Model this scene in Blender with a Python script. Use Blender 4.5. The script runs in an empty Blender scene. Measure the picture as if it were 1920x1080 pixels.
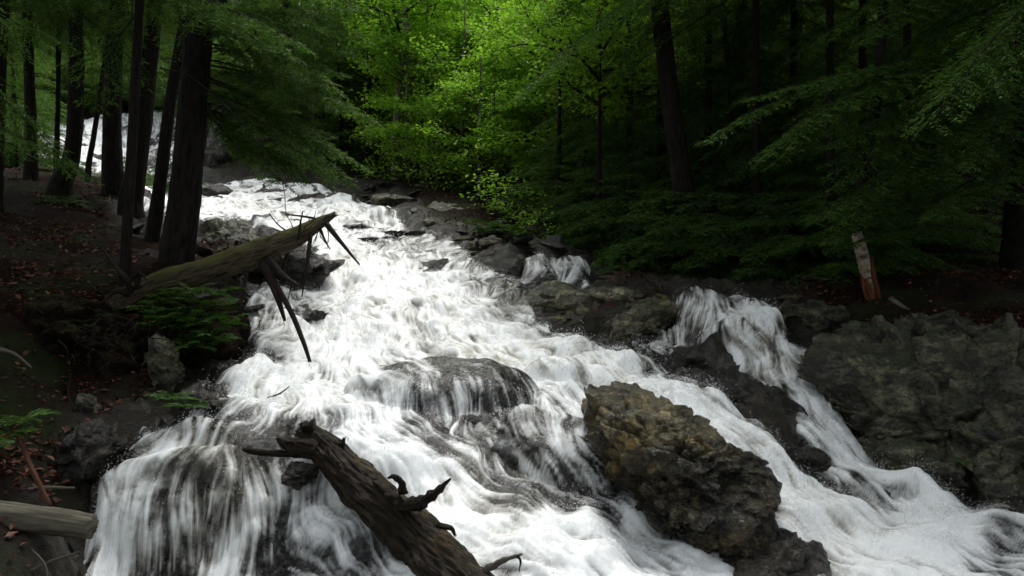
import bpy, bmesh, math, random, time
import numpy as np
from mathutils import Vector

T0 = time.time()
random.seed(4)
scene = bpy.context.scene
col = scene.collection
K = 0.000625                                   # tangent per photo pixel (1920 wide, 30 mm lens on 36 mm)

# ------------------------------------------------------------------ camera
cam = bpy.data.objects.new('camera', bpy.data.cameras.new('camera'))
col.objects.link(cam)
cam.data.lens = 30.0
cam.data.sensor_width = 36.0
cam.data.clip_start = 0.05
cam.data.clip_end = 600
cam.location = (0, 0, 0)
cam.rotation_euler = (math.radians(90), 0, 0)
scene.camera = cam

# ------------------------------------------------------------------ sky, sun, exposure
SUN_EL, SUN_AZ = 62.0, 12.0                    # degrees; azimuth from +Y (up the valley) towards +X
w = bpy.data.worlds.new('World')
scene.world = w
w.use_nodes = True
wn, wl = w.node_tree.nodes, w.node_tree.links
sky = wn.new('ShaderNodeTexSky')
sky.sky_type = 'NISHITA'
sky.sun_disc = False
sky.sun_elevation = math.radians(SUN_EL)
sky.sun_rotation = math.radians(SUN_AZ)
sky.air_density = 1.0
sky.dust_density = 3.0
hs = wn.new('ShaderNodeHueSaturation')         # overcast: a nearly colourless sky
hs.inputs['Saturation'].default_value = 0.22
wl.new(sky.outputs[0], hs.inputs['Color'])
bg = wn['Background']
wl.new(hs.outputs[0], bg.inputs['Color'])
bg.inputs['Strength'].default_value = 0.15

sun = bpy.data.objects.new('sun', bpy.data.lights.new('sun', 'SUN'))
col.objects.link(sun)
sun.data.energy = 1.5
sun.data.angle = math.radians(25)
sun.data.color = (1.0, 0.97, 0.92)
az, el = math.radians(SUN_AZ), math.radians(SUN_EL)
sd = Vector((math.sin(az) * math.cos(el), math.cos(az) * math.cos(el), math.sin(el)))
sun.rotation_euler = sd.to_track_quat('Z', 'Y').to_euler()
sun.location = sd * 40

scene.view_settings.view_transform = 'Standard'
scene.view_settings.look = 'None'
scene.view_settings.gamma = 1.0
scene.view_settings.exposure = 0.95
scene.cycles.use_denoising = True
scene.cycles.max_bounces = 5
scene.cycles.diffuse_bounces = 2
scene.cycles.use_adaptive_sampling = True
scene.cycles.adaptive_threshold = 0.03
scene.cycles.glossy_bounces = 2
scene.cycles.transmission_bounces = 3
scene.cycles.transparent_max_bounces = 6
scene.cycles.caustics_reflective = False
scene.cycles.caustics_refractive = False
scene.cycles.sample_clamp_indirect = 4.0

# ------------------------------------------------------------------ numeric helpers
def at(px, py, Y):
    return np.array(((px - 960) * K * Y, Y, (540 - py) * K * Y))

def hash3(ix, iy, iz, seed):
    h = (ix * 374761393 + iy * 668265263 + iz * 2147483647 + seed * 1274126177) & 0xFFFFFFFF
    h = ((h ^ (h >> 13)) * 1274126177) & 0xFFFFFFFF
    h = h ^ (h >> 16)
    return (h & 0xFFFFFF) / float(0xFFFFFF)

def vnoise(x, y, z, seed=0):
    x, y, z = np.broadcast_arrays(x, y, z)
    fx, fy, fz = np.floor(x), np.floor(y), np.floor(z)
    ix, iy, iz = fx.astype(np.int64), fy.astype(np.int64), fz.astype(np.int64)
    tx, ty, tz = x - fx, y - fy, z - fz
    tx = tx * tx * (3 - 2 * tx); ty = ty * ty * (3 - 2 * ty); tz = tz * tz * (3 - 2 * tz)
    r = 0
    for a in (0, 1):
        for b in (0, 1):
            for c in (0, 1):
                r = r + hash3(ix + a, iy + b, iz + c, seed) * (tx if a else 1 - tx) * (ty if b else 1 - ty) * (tz if c else 1 - tz)
    return r

def vnoise2(x, y, seed=0):
    fx, fy = np.floor(x), np.floor(y)
    ix, iy = fx.astype(np.int64), fy.astype(np.int64)
    tx, ty = x - fx, y - fy
    tx = tx * tx * (3 - 2 * tx); ty = ty * ty * (3 - 2 * ty)
    z = np.zeros_like(ix)
    return ((hash3(ix, iy, z, seed) * (1 - tx) + hash3(ix + 1, iy, z, seed) * tx) * (1 - ty)
            + (hash3(ix, iy + 1, z, seed) * (1 - tx) + hash3(ix + 1, iy + 1, z, seed) * tx) * ty)

def fbm2(x, y, seed=0, oct=4, gain=.5):
    r, a, s = 0, 1.0, 0
    for i in range(oct):
        r = r + a * (vnoise2(x * 2 ** i + 17.3 * i, y * 2 ** i - 9.1 * i, seed + i) - .5); s += a; a *= gain
    return r / s * 2

def fbm3(p, f, seed=0, oct=4, gain=.5):
    r, a, s = 0, 1.0, 0
    for i in range(oct):
        q = p * f * 2 ** i + 11.7 * i
        r = r + a * (vnoise(q[:, 0], q[:, 1], q[:, 2], seed + i) - .5); s += a; a *= gain
    return r / s * 2

def sstep(a, b, x):
    t = np.clip((x - a) / (b - a), 0, 1)
    return t * t * (3 - 2 * t)

def facet2(x, y, f, seed):
    """tilted flat plates with ledges between them (broken bedrock)"""
    px, py = x * f, y * f
    px = px + .35 * fbm2(px * .9, py * .9, seed + 5, 2); py = py + .35 * fbm2(px * .9 + 31, py * .9, seed + 6, 2)
    ix, iy = np.floor(px).astype(np.int64), np.floor(py).astype(np.int64)
    best = np.full(px.shape, 1e9); out = np.zeros(px.shape)
    zz = np.zeros_like(ix)
    for a in (-1, 0, 1):
        for b in (-1, 0, 1):
            cx, cy = ix + a, iy + b
            qx = cx + hash3(cx, cy, zz, seed); qy = cy + hash3(cx, cy, zz, seed + 1)
            d = (px - qx) ** 2 + (py - qy) ** 2
            h = hash3(cx, cy, zz, seed + 2) - .5 + (hash3(cx, cy, zz, seed + 3) - .5) * 1.3 * (px - qx) + (hash3(cx, cy, zz, seed + 4) - .5) * 1.3 * (py - qy)
            m = d < best
            best = np.where(m, d, best); out = np.where(m, h, out)
    return out

def catmull(pts, n):
    pts = np.asarray(pts, float)
    P = np.vstack([2 * pts[0] - pts[1], pts, 2 * pts[-1] - pts[-2]])
    m = len(pts) - 1
    t = np.linspace(0, m, n)
    i = np.minimum(t.astype(int), m - 1)
    f = (t - i)[:, None]
    a, b, c, d = P[i], P[i + 1], P[i + 2], P[i + 3]
    return .5 * (2 * b + (c - a) * f + (2 * a - 5 * b + 4 * c - d) * f ** 2 + (3 * b - a - 3 * c + d) * f ** 3)

# ------------------------------------------------------------------ object helpers
def mesh_data(name, V, F, mat, attrs=None, smooth=True):
    V = np.ascontiguousarray(V, np.float32)
    me = bpy.data.meshes.new(name)
    me.vertices.add(len(V))
    me.vertices.foreach_set('co', V.ravel())
    if isinstance(F, (list, tuple)):
        tot = np.concatenate([np.full(len(f), f.shape[1], np.int32) for f in F if len(f)])
        idx = np.concatenate([f.ravel() for f in F if len(f)]).astype(np.int32)
    else:
        tot = np.full(len(F), F.shape[1], np.int32)
        idx = F.ravel().astype(np.int32)
    me.loops.add(len(idx))
    me.loops.foreach_set('vertex_index', idx)
    me.polygons.add(len(tot))
    me.polygons.foreach_set('loop_start', np.concatenate([[0], np.cumsum(tot)[:-1]]).astype(np.int32))
    me.polygons.foreach_set('use_smooth', np.full(len(tot), smooth))
    me.update(calc_edges=True)
    for k, a in (attrs or {}).items():
        a = np.ascontiguousarray(a, np.float32)
        if a.ndim == 1:
            me.attributes.new(k, 'FLOAT', 'POINT').data.foreach_set('value', a)
        else:
            me.attributes.new(k, 'FLOAT_VECTOR', 'POINT').data.foreach_set('vector', a.ravel())
    me.materials.append(mat)
    return me

def link(name, data, parent=None, loc=None, label=None, cat=None, group=None, kind=None):
    o = bpy.data.objects.new(name, data)
    col.objects.link(o)
    if parent is not None:
        o.parent = parent
    if loc is not None:
        o.location = loc
    tag(o, label, cat, group, kind)
    return o

def tag(o, label=None, cat=None, group=None, kind=None):
    for k, v in (('label', label), ('category', cat), ('group', group), ('kind', kind)):
        if v:
            o[k] = v

def copy_tree(o, parent=None):
    c = o.copy()
    col.objects.link(c)
    c.parent = parent
    for ch in list(o.children):
        copy_tree(ch, c)
    return c

ORD = 'first second third fourth fifth sixth seventh eighth ninth tenth eleventh twelfth thirteenth fourteenth fifteenth sixteenth seventeenth eighteenth nineteenth twentieth twenty-first twenty-second twenty-third twenty-fourth twenty-fifth twenty-sixth twenty-seventh twenty-eighth twenty-ninth thirtieth thirty-first thirty-second thirty-third thirty-fourth'.split()
def name_rows(objs, base, edges, rows):
    """labels by row (nearness) and place in the row, from the left"""
    bins = {}
    for o in objs:
        k = sum(o.location.y >= e for e in edges); bins.setdefault(k, []).append(o)
    for k, ls in bins.items():
        ls.sort(key=lambda o: o.location.x / o.location.y)
        for i, o in enumerate(ls):
            o['label'] = f"{base}, {rows[k]}, {ORD[i] if i < len(ORD) else 'number ' + str(i + 1)} from the left"

# ------------------------------------------------------------------ materials
def new_mat(name):
    m = bpy.data.materials.new(name)
    m.use_nodes = True
    nt = m.node_tree
    return m, nt.nodes, nt.links, nt.nodes['Principled BSDF']

def N(nodes, kind, **kw):
    n = nodes.new(kind)
    for k, v in kw.items():
        if k in n.inputs:
            n.inputs[k].default_value = v
        else:
            setattr(n, k, v)
    return n

def ramp(nodes, stops):
    r = nodes.new('ShaderNodeValToRGB')
    e = r.color_ramp.elements
    while len(e) < len(stops):
        e.new(.5)
    for i, (p, c) in enumerate(stops):
        e[i].position = p
        e[i].color = (*c, 1)
    return r

def mixc(nodes, links, fac, a, b, mode='MIX'):
    m = nodes.new('ShaderNodeMix')
    m.data_type = 'RGBA'
    m.blend_type = mode
    if isinstance(fac, (int, float)):
        m.inputs[0].default_value = fac
    else:
        links.new(fac, m.inputs[0])
    for s, v in ((6, a), (7, b)):
        if isinstance(v, tuple):
            m.inputs[s].default_value = (*v, 1)
        else:
            links.new(v, m.inputs[s])
    return m.outputs[2]

def facet_nodes(n, l, vec, scales=(7, 19, 46), amps=(1, .7, .35)):
    """height of small broken plates: random level per cell, with the cell borders bent by noise"""
    nz = N(n, 'ShaderNodeTexNoise', Scale=4.0, Detail=3.0); l.new(vec, nz.inputs['Vector'])
    wb = n.new('ShaderNodeMixRGB'); wb.blend_type = 'ADD'; wb.inputs[0].default_value = .10; l.new(vec, wb.inputs[1]); l.new(nz.outputs['Color'], wb.inputs[2])
    mp = n.new('ShaderNodeMapping'); mp.inputs['Scale'].default_value = (1, 1, 1.8); mp.inputs['Rotation'].default_value = (.3, .45, .2); l.new(wb.outputs[0], mp.inputs[0])
    out = None
    for sc_, am in zip(scales, amps):
        v = N(n, 'ShaderNodeTexVoronoi', Scale=float(sc_)); l.new(mp.outputs[0], v.inputs['Vector'])
        sx = n.new('ShaderNodeSeparateColor'); l.new(v.outputs['Color'], sx.inputs[0])
        # tilt inside the cell: distance to its centre
        t = N(n, 'ShaderNodeMath', operation='MULTIPLY_ADD'); l.new(v.outputs['Distance'], t.inputs[0]); t.inputs[1].default_value = -.5; l.new(sx.outputs[0], t.inputs[2])
        q = N(n, 'ShaderNodeMath', operation='MULTIPLY_ADD'); l.new(t.outputs[0], q.inputs[0]); q.inputs[1].default_value = am
        if out is None: q.inputs[2].default_value = 0
        else: l.new(out, q.inputs[2])
        out = q.outputs[0]
    return out

def rock_mat(name, dark, light, tint, moss=0.0, rough=(.28, .6), scale=1.0, tint_amt=.5, wet_z=None, spec=.3):
    m, n, l, p = new_mat(name)
    p.inputs['Specular IOR Level'].default_value = spec
    geo = n.new('ShaderNodeNewGeometry')
    n1 = N(n, 'ShaderNodeTexNoise', Scale=3.2 * scale, Detail=10.0, Roughness=.68)
    n2 = N(n, 'ShaderNodeTexNoise', Scale=1.1 * scale, Detail=5.0, Roughness=.6)
    n3 = N(n, 'ShaderNodeTexNoise', Scale=26 * scale, Detail=6.0, Roughness=.7)
    vo = N(n, 'ShaderNodeTexVoronoi', Scale=5.5 * scale, feature='DISTANCE_TO_EDGE')
    for t in (n1, n2, n3):
        l.new(geo.outputs['Position'], t.inputs['Vector'])
    wob = n.new('ShaderNodeMixRGB'); wob.inputs[0].default_value = .25
    l.new(geo.outputs['Position'], wob.inputs[1]); l.new(n1.outputs['Color'], wob.inputs[2])
    l.new(wob.outputs[0], vo.inputs['Vector'])
    r1 = ramp(n, [(.34, dark), (.66, light)])
    l.new(n1.outputs['Fac'], r1.inputs[0])
    r2 = ramp(n, [(.45, (0, 0, 0)), (.62, (1, 1, 1))])
    l.new(n2.outputs['Fac'], r2.inputs[0])
    mt = N(n, 'ShaderNodeMath', operation='MULTIPLY'); l.new(r2.outputs[0], mt.inputs[0]); mt.inputs[1].default_value = tint_amt
    c = mixc(n, l, mt.outputs[0], r1.outputs[0], tint)
    rs = ramp(n, [(.30, (.35, .35, .35)), (.62, (1.25, 1.25, 1.25))])
    l.new(n3.outputs['Fac'], rs.inputs[0])
    c = mixc(n, l, .8, c, rs.outputs[0], 'MULTIPLY')
    fcc = facet_nodes(n, l, geo.outputs['Position'], tuple(q * scale for q in (5, 13, 34)))
    rf = ramp(n, [(.15, (.16, .16, .16)), (1.0, (1.75, 1.75, 1.75))]); l.new(fcc, rf.inputs[0])
    c = mixc(n, l, .75, c, rf.outputs[0], 'MULTIPLY')
    ca = N(n, 'ShaderNodeAttribute', attribute_name='cellv')
    rv = ramp(n, [(.1, (.45, .45, .45)), (.9, (1.6, 1.56, 1.45))]); l.new(ca.outputs['Fac'], rv.inputs[0])
    c = mixc(n, l, .9, c, rv.outputs[0], 'MULTIPLY')
    rc = ramp(n, [(.0, (.25, .25, .25)), (.05, (1, 1, 1))])
    l.new(vo.outputs['Distance'], rc.inputs[0])
    c = mixc(n, l, .6, c, rc.outputs[0], 'MULTIPLY')
    if moss:
        sx = n.new('ShaderNodeSeparateXYZ'); l.new(geo.outputs['Normal'], sx.inputs[0])
        ad = N(n, 'ShaderNodeMath', operation='ADD'); l.new(sx.outputs[2], ad.inputs[0]); l.new(n2.outputs['Fac'], ad.inputs[1])
        mr = N(n, 'ShaderNodeMapRange'); l.new(ad.outputs[0], mr.inputs[0])
        mr.inputs[1].default_value = 1.35 - .5 * moss; mr.inputs[2].default_value = 1.7 - .5 * moss
        mm = N(n, 'ShaderNodeMath', operation='MULTIPLY'); l.new(mr.outputs[0], mm.inputs[0]); mm.inputs[1].default_value = .85
        c = mixc(n, l, mm.outputs[0], c, (.035, .05, .012))
    if wet_z is not None:                       # soaked stone near the water line is darker
        sz = n.new('ShaderNodeSeparateXYZ'); l.new(geo.outputs['Position'], sz.inputs[0])
        q = N(n, 'ShaderNodeMath', operation='MULTIPLY_ADD'); l.new(n2.outputs['Fac'], q.inputs[0]); q.inputs[1].default_value = .9; l.new(sz.outputs[2], q.inputs[2])
        wz = N(n, 'ShaderNodeMapRange'); l.new(q.outputs[0], wz.inputs[0]); wz.inputs[1].default_value = wet_z + .38; wz.inputs[2].default_value = wet_z + .56
        c = mixc(n, l, wz.outputs[0], mixc(n, l, 1.0, c, (.3, .31, .36), 'MULTIPLY'), c)
    l.new(c, p.inputs['Base Color'])
    rr = N(n, 'ShaderNodeMapRange'); l.new(n1.outputs['Fac'], rr.inputs[0])
    rr.inputs[1].default_value = .35; rr.inputs[2].default_value = .65
    rr.inputs[3].default_value = rough[0]; rr.inputs[4].default_value = rough[1]
    if wet_z is not None:
        rw = n.new('ShaderNodeMix'); l.new(wz.outputs[0], rw.inputs[0]); rw.inputs[2].default_value = .2; l.new(rr.outputs[0], rw.inputs[3])
        l.new(rw.outputs[0], p.inputs['Roughness'])
    else:
        l.new(rr.outputs[0], p.inputs['Roughness'])
    mh = N(n, 'ShaderNodeMath', operation='MULTIPLY_ADD'); l.new(n3.outputs['Fac'], mh.inputs[0]); mh.inputs[1].default_value = .35
    l.new(n1.outputs['Fac'], mh.inputs[2])
    b = N(n, 'ShaderNodeBump', Strength=1.0, Distance=.09)
    fc = facet_nodes(n, l, geo.outputs['Position'], tuple(q * scale for q in (5, 13, 34)))
    mf = N(n, 'ShaderNodeMath', operation='MULTIPLY_ADD'); l.new(fc, mf.inputs[0]); mf.inputs[1].default_value = .55; l.new(mh.outputs[0], mf.inputs[2])
    l.new(mf.outputs[0], b.inputs['Height'])
    b2 = N(n, 'ShaderNodeBump', Strength=.6, Distance=.02)
    l.new(rc.outputs[0], b2.inputs['Height']); l.new(b.outputs[0], b2.inputs['Normal'])
    l.new(b2.outputs[0], p.inputs['Normal'])
    return m

def bark_mat(name, dark, light, moss=None, rough=.85, sc=(26, 26, 5), bump=.02):
    m, n, l, p = new_mat(name)
    a = N(n, 'ShaderNodeAttribute', attribute_name='tc')
    mp = n.new('ShaderNodeMapping'); mp.inputs['Scale'].default_value = sc
    l.new(a.outputs['Vector'], mp.inputs[0])
    n1 = N(n, 'ShaderNodeTexNoise', Scale=1.0, Detail=7.0, Roughness=.65)
    l.new(mp.outputs[0], n1.inputs['Vector'])
    r1 = ramp(n, [(.36, dark), (.66, light)])
    l.new(n1.outputs['Fac'], r1.inputs[0])
    c = r1.outputs[0]
    geo = n.new('ShaderNodeNewGeometry')
    if moss:
        n2 = N(n, 'ShaderNodeTexNoise', Scale=4.0, Detail=6.0, Roughness=.7)
        l.new(geo.outputs['Position'], n2.inputs['Vector'])
        sx = n.new('ShaderNodeSeparateXYZ'); l.new(geo.outputs['Normal'], sx.inputs[0])
        ad = N(n, 'ShaderNodeMath', operation='MULTIPLY_ADD'); l.new(sx.outputs[2], ad.inputs[0]); ad.inputs[1].default_value = .45
        l.new(n2.outputs['Fac'], ad.inputs[2])
        mr = N(n, 'ShaderNodeMapRange'); l.new(ad.outputs[0], mr.inputs[0])
        mr.inputs[1].default_value = moss[1]; mr.inputs[2].default_value = moss[1] + .25
        c = mixc(n, l, mr.outputs[0], c, moss[0])
    l.new(c, p.inputs['Base Color'])
    p.inputs['Roughness'].default_value = rough
    p.inputs['Specular IOR Level'].default_value = .12
    b = N(n, 'ShaderNodeBump', Strength=1.0, Distance=bump)
    l.new(n1.outputs['Fac'], b.inputs['Height'])
    l.new(b.outputs[0], p.inputs['Normal'])
    return m

def leaf_mat(name, c1, c2, trans=.4, gloss=.35, tint=None):
    m, n, l, p = new_mat(name)
    a = N(n, 'ShaderNodeAttribute', attribute_name='rnd')
    oi = n.new('ShaderNodeObjectInfo')
    c = mixc(n, l, a.outputs['Fac'], c1, c2)
    hv = n.new('ShaderNodeHueSaturation')
    mr = N(n, 'ShaderNodeMapRange'); l.new(oi.outputs['Random'], mr.inputs[0]); mr.inputs[3].default_value = .75; mr.inputs[4].default_value = 1.2
    l.new(mr.outputs[0], hv.inputs['Value']); l.new(c, hv.inputs['Color'])
    l.new(hv.outputs[0], p.inputs['Base Color'])
    p.inputs['Roughness'].default_value = gloss
    p.inputs['Specular IOR Level'].default_value = .15
    t = n.new('ShaderNodeBsdfTranslucent')
    tc = mixc(n, l, 1.0, hv.outputs[0], tint or (1.15, 1.2, .5), 'MULTIPLY')
    l.new(tc, t.inputs['Color'])
    mx = n.new('ShaderNodeMixShader'); mx.inputs[0].default_value = trans
    l.new(p.outputs[0], mx.inputs[1]); l.new(t.outputs[0], mx.inputs[2])
    l.new(mx.outputs[0], n['Material Output'].inputs['Surface'])
    return m

M = {}
M['rock_wet'] = rock_mat('wet_dark_rock', (.006, .006, .005), (.06, .055, .045), (.04, .032, .017), .0, (.15, .45), 1.3, spec=.4)
M['rock_grey'] = rock_mat('grey_rock', (.02, .02, .015), (.17, .165, .12), (.09, .08, .04), .6, (.3, .6))
M['rock_brown'] = rock_mat('brown_rock', (.02, .016, .009), (.2, .17, .1), (.14, .09, .025), .25, (.3, .6), 1.3, .7)
M['rock_slab'] = rock_mat('olive_slab_rock', (.025, .025, .016), (.28, .27, .175), (.14, .125, .06), .2, (.25, .55), 1.2)
M['rock_boulder'] = rock_mat('boulder_rock', (.016, .014, .008), (.32, .28, .16), (.26, .17, .04), .25, (.3, .6), 2.4, .65, wet_z=-1.20, spec=.45)
M['earth'] = rock_mat('root_earth', (.008, .006, .004), (.035, .024, .014), (.022, .015, .008), .25, (.7, .95), 2.0, spec=.05)
M['rock_cliff'] = rock_mat('mossy_cliff_rock', (.006, .006, .004), (.14, .14, .088), (.06, .055, .02), .45, (.28, .6), 1.6, .45, spec=.4)
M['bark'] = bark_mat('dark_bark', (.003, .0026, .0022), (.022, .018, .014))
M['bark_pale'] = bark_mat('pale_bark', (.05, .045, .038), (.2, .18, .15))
M['bark_moss'] = bark_mat('mossy_log_bark', (.012, .010, .006), (.085, .068, .04), ((.055, .058, .014), .66), .9, (34, 34, 7), .03)
M['wood_wet'] = bark_mat('wet_rotten_wood', (.003, .0025, .002), (.045, .033, .02), ((.10, .07, .025), .90), .6, (36, 36, 3.2), .06)
M['wood_pale'] = bark_mat('bleached_wood', (.03, .026, .018), (.17, .155, .115), None, .6, (22, 22, 2), .01)
M['dead_twig'] = bark_mat('dead_twig_bark', (.008, .006, .005), (.045, .034, .026))
M['red_stick'] = bark_mat('reddish_stick_bark', (.05, .022, .014), (.16, .075, .045))
M['rust_wood'] = bark_mat('rusty_rotten_wood', (.02, .008, .004), (.2, .07, .03))
M['twig'] = bark_mat('branch_bark', (.012, .009, .007), (.05, .04, .03))
M['hemlock'] = leaf_mat('hemlock_needles', (.022, .062, .014), (.10, .19, .035), .38, .6)
M['beech'] = leaf_mat('bright_leaves', (.11, .25, .022), (.34, .53, .075), .5, .5, (1.0, 1.15, .5))
M['fern'] = leaf_mat('fern_green', (.018, .06, .008), (.06, .135, .018), .3, .6)
M['litter'] = leaf_mat('dead_leaves', (.02, .007, .003), (.15, .055, .028), .1, .5, (1, .7, .5))

# birch bark: white with dark lenticel bands
def birch_mat():
    m, n, l, p = new_mat('birch_bark')
    a = N(n, 'ShaderNodeAttribute', attribute_name='tc')
    mp = n.new('ShaderNodeMapping'); mp.inputs['Scale'].default_value = (4, 4, 22)
    l.new(a.outputs['Vector'], mp.inputs[0])
    n1 = N(n, 'ShaderNodeTexNoise', Scale=1.0, Detail=5.0, Roughness=.6); l.new(mp.outputs[0], n1.inputs['Vector'])
    r = ramp(n, [(.36, (.03, .025, .02)), (.44, (.16, .13, .085)), (.7, (.36, .32, .235))]); l.new(n1.outputs['Fac'], r.inputs[0])
    l.new(r.outputs[0], p.inputs['Base Color']); p.inputs['Roughness'].default_value = .7
    b = N(n, 'ShaderNodeBump', Strength=.6, Distance=.01); l.new(n1.outputs['Fac'], b.inputs['Height']); l.new(b.outputs[0], p.inputs['Normal'])
    return m
M['birch'] = birch_mat()

# ground: bedrock in and beside the stream, dark soil and needle litter on the banks
def ground_mat():
    m, n, l, p = new_mat('forest_floor')
    geo = n.new('ShaderNodeNewGeometry')
    a = N(n, 'ShaderNodeAttribute', attribute_name='rocky')
    n1 = N(n, 'ShaderNodeTexNoise', Scale=3.0, Detail=10.0, Roughness=.7)
    n2 = N(n, 'ShaderNodeTexNoise', Scale=24.0, Detail=6.0, Roughness=.75)
    n3 = N(n, 'ShaderNodeTexNoise', Scale=.9, Detail=4.0)
    for t in (n1, n2, n3):
        l.new(geo.outputs['Position'], t.inputs['Vector'])
    rr = ramp(n, [(.33, (.004, .0038, .003)), (.66, (.036, .031, .019))]); l.new(n1.outputs['Fac'], rr.inputs[0])
    so = ramp(n, [(.3, (.003, .002, .0012)), (.55, (.015, .0075, .004)), (.75, (.065, .028, .013))]); l.new(n2.outputs['Fac'], so.inputs[0])
    mo = ramp(n, [(.5, (0, 0, 0)), (.62, (.7, .7, .7))]); l.new(n3.outputs['Fac'], mo.inputs[0])
    s2 = mixc(n, l, mo.outputs[0], so.outputs[0], (.02, .032, .009))
    c = mixc(n, l, a.outputs['Fac'], s2, rr.outputs[0])
    l.new(c, p.inputs['Base Color'])
    sp = N(n, 'ShaderNodeMapRange'); l.new(a.outputs['Fac'], sp.inputs[0]); sp.inputs[3].default_value = .06; sp.inputs[4].default_value = .3; l.new(sp.outputs[0], p.inputs['Specular IOR Level'])
    ro = N(n, 'ShaderNodeMapRange'); l.new(a.outputs['Fac'], ro.inputs[0]); ro.inputs[3].default_value = .9; ro.inputs[4].default_value = .28
    l.new(ro.outputs[0], p.inputs['Roughness'])
    mh = N(n, 'ShaderNodeMath', operation='MULTIPLY_ADD'); l.new(n2.outputs['Fac'], mh.inputs[0]); mh.inputs[1].default_value = .4; l.new(n1.outputs['Fac'], mh.inputs[2])
    fc = facet_nodes(n, l, geo.outputs['Position'], (3.5, 9, 24))
    mq = N(n, 'ShaderNodeMath', operation='MULTIPLY'); l.new(fc, mq.inputs[0]); l.new(a.outputs['Fac'], mq.inputs[1])
    mf = N(n, 'ShaderNodeMath', operation='MULTIPLY_ADD'); l.new(mq.outputs[0], mf.inputs[0]); mf.inputs[1].default_value = .7; l.new(mh.outputs[0], mf.inputs[2])
    b = N(n, 'ShaderNodeBump', Strength=1.0, Distance=.10); l.new(mf.outputs[0], b.inputs['Height']); l.new(b.outputs[0], p.inputs['Normal'])
    return m
M['ground'] = ground_mat()

# running water: a clear wet film that turns to white foam where the flow is broken
def water_mat():
    m, n, l, p = new_mat('white_water')
    f = N(n, 'ShaderNodeAttribute', attribute_name='foam')
    th = N(n, 'ShaderNodeAttribute', attribute_name='tan')
    geo = n.new('ShaderNodeNewGeometry')
    n1 = N(n, 'ShaderNodeTexNoise', Scale=22.0, Detail=5.0, Roughness=.7); l.new(geo.outputs['Position'], n1.inputs['Vector'])
    sc = N(n, 'ShaderNodeMath', operation='SUBTRACT'); l.new(n1.outputs['Fac'], sc.inputs[0]); sc.inputs[1].default_value = .5
    ad = N(n, 'ShaderNodeMath', operation='MULTIPLY_ADD'); l.new(sc.outputs[0], ad.inputs[0]); ad.inputs[1].default_value = .45; l.new(f.outputs['Fac'], ad.inputs[2])
    ad.use_clamp = True
    cfoam = mixc(n, l, th.outputs['Fac'], (.80, .825, .82), (.52, .50, .40))
    l.new(cfoam, p.inputs['Base Color'])
    p.inputs['Roughness'].default_value = .5
    p.inputs['Specular IOR Level'].default_value = .3
    fm = p
    p.inputs['Subsurface Weight'].default_value = .7; p.inputs['Subsurface Radius'].default_value = (1, 1, 1); p.inputs['Subsurface Scale'].default_value = .05
    tr = n.new('ShaderNodeBsdfTransparent'); tr.inputs['Color'].default_value = (.78, .78, .68, 1)
    gl = n.new('ShaderNodeBsdfGlossy'); gl.inputs['Roughness'].default_value = .12
    b = N(n, 'ShaderNodeBump', Strength=.5, Distance=.03); l.new(n1.outputs['Fac'], b.inputs['Height'])
    l.new(b.outputs[0], gl.inputs['Normal'])
    fr = N(n, 'ShaderNodeFresnel', IOR=1.33); l.new(b.outputs[0], fr.inputs['Normal'])
    cl = n.new('ShaderNodeMixShader'); l.new(fr.outputs[0], cl.inputs[0]); l.new(tr.outputs[0], cl.inputs[1]); l.new(gl.outputs[0], cl.inputs[2])
    mx = n.new('ShaderNodeMixShader'); l.new(ad.outputs[0], mx.inputs[0]); l.new(cl.outputs[0], mx.inputs[1]); l.new(fm.outputs[0], mx.inputs[2])
    l.new(mx.outputs[0], n['Material Output'].inputs['Surface'])
    return m
M['water'] = water_mat()
def thin_mat(name, fixed=None):
    m, n, l, p = new_mat(name)
    p.inputs['Base Color'].default_value = (.84, .86, .86, 1); p.inputs['Roughness'].default_value = .6; p.inputs['Specular IOR Level'].default_value = .1
    t = n.new('ShaderNodeBsdfTranslucent'); t.inputs['Color'].default_value = (.86, .88, .87, 1)
    x = n.new('ShaderNodeMixShader'); x.inputs[0].default_value = .5
    l.new(p.outputs[0], x.inputs[1]); l.new(t.outputs[0], x.inputs[2])
    r = n.new('ShaderNodeBsdfTransparent'); y = n.new('ShaderNodeMixShader')
    if fixed is None:
        f = N(n, 'ShaderNodeAttribute', attribute_name='foam'); geo = n.new('ShaderNodeNewGeometry')
        q = N(n, 'ShaderNodeTexNoise', Scale=30.0, Detail=4.0); l.new(geo.outputs['Position'], q.inputs['Vector'])
        g = N(n, 'ShaderNodeMapRange'); l.new(q.outputs['Fac'], g.inputs[0]); g.inputs[1].default_value = .3; g.inputs[2].default_value = .65
        w_ = N(n, 'ShaderNodeMath', operation='MULTIPLY'); l.new(f.outputs['Fac'], w_.inputs[0]); l.new(g.outputs[0], w_.inputs[1]); l.new(w_.outputs[0], y.inputs[0])
    else:
        y.inputs[0].default_value = fixed
    l.new(r.outputs[0], y.inputs[1]); l.new(x.outputs[0], y.inputs[2]); l.new(y.outputs[0], n['Material Output'].inputs['Surface'])
    return m
M['veil'] = thin_mat('thin_foam'); M['spray'] = thin_mat('spray_droplets', .7)

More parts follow.
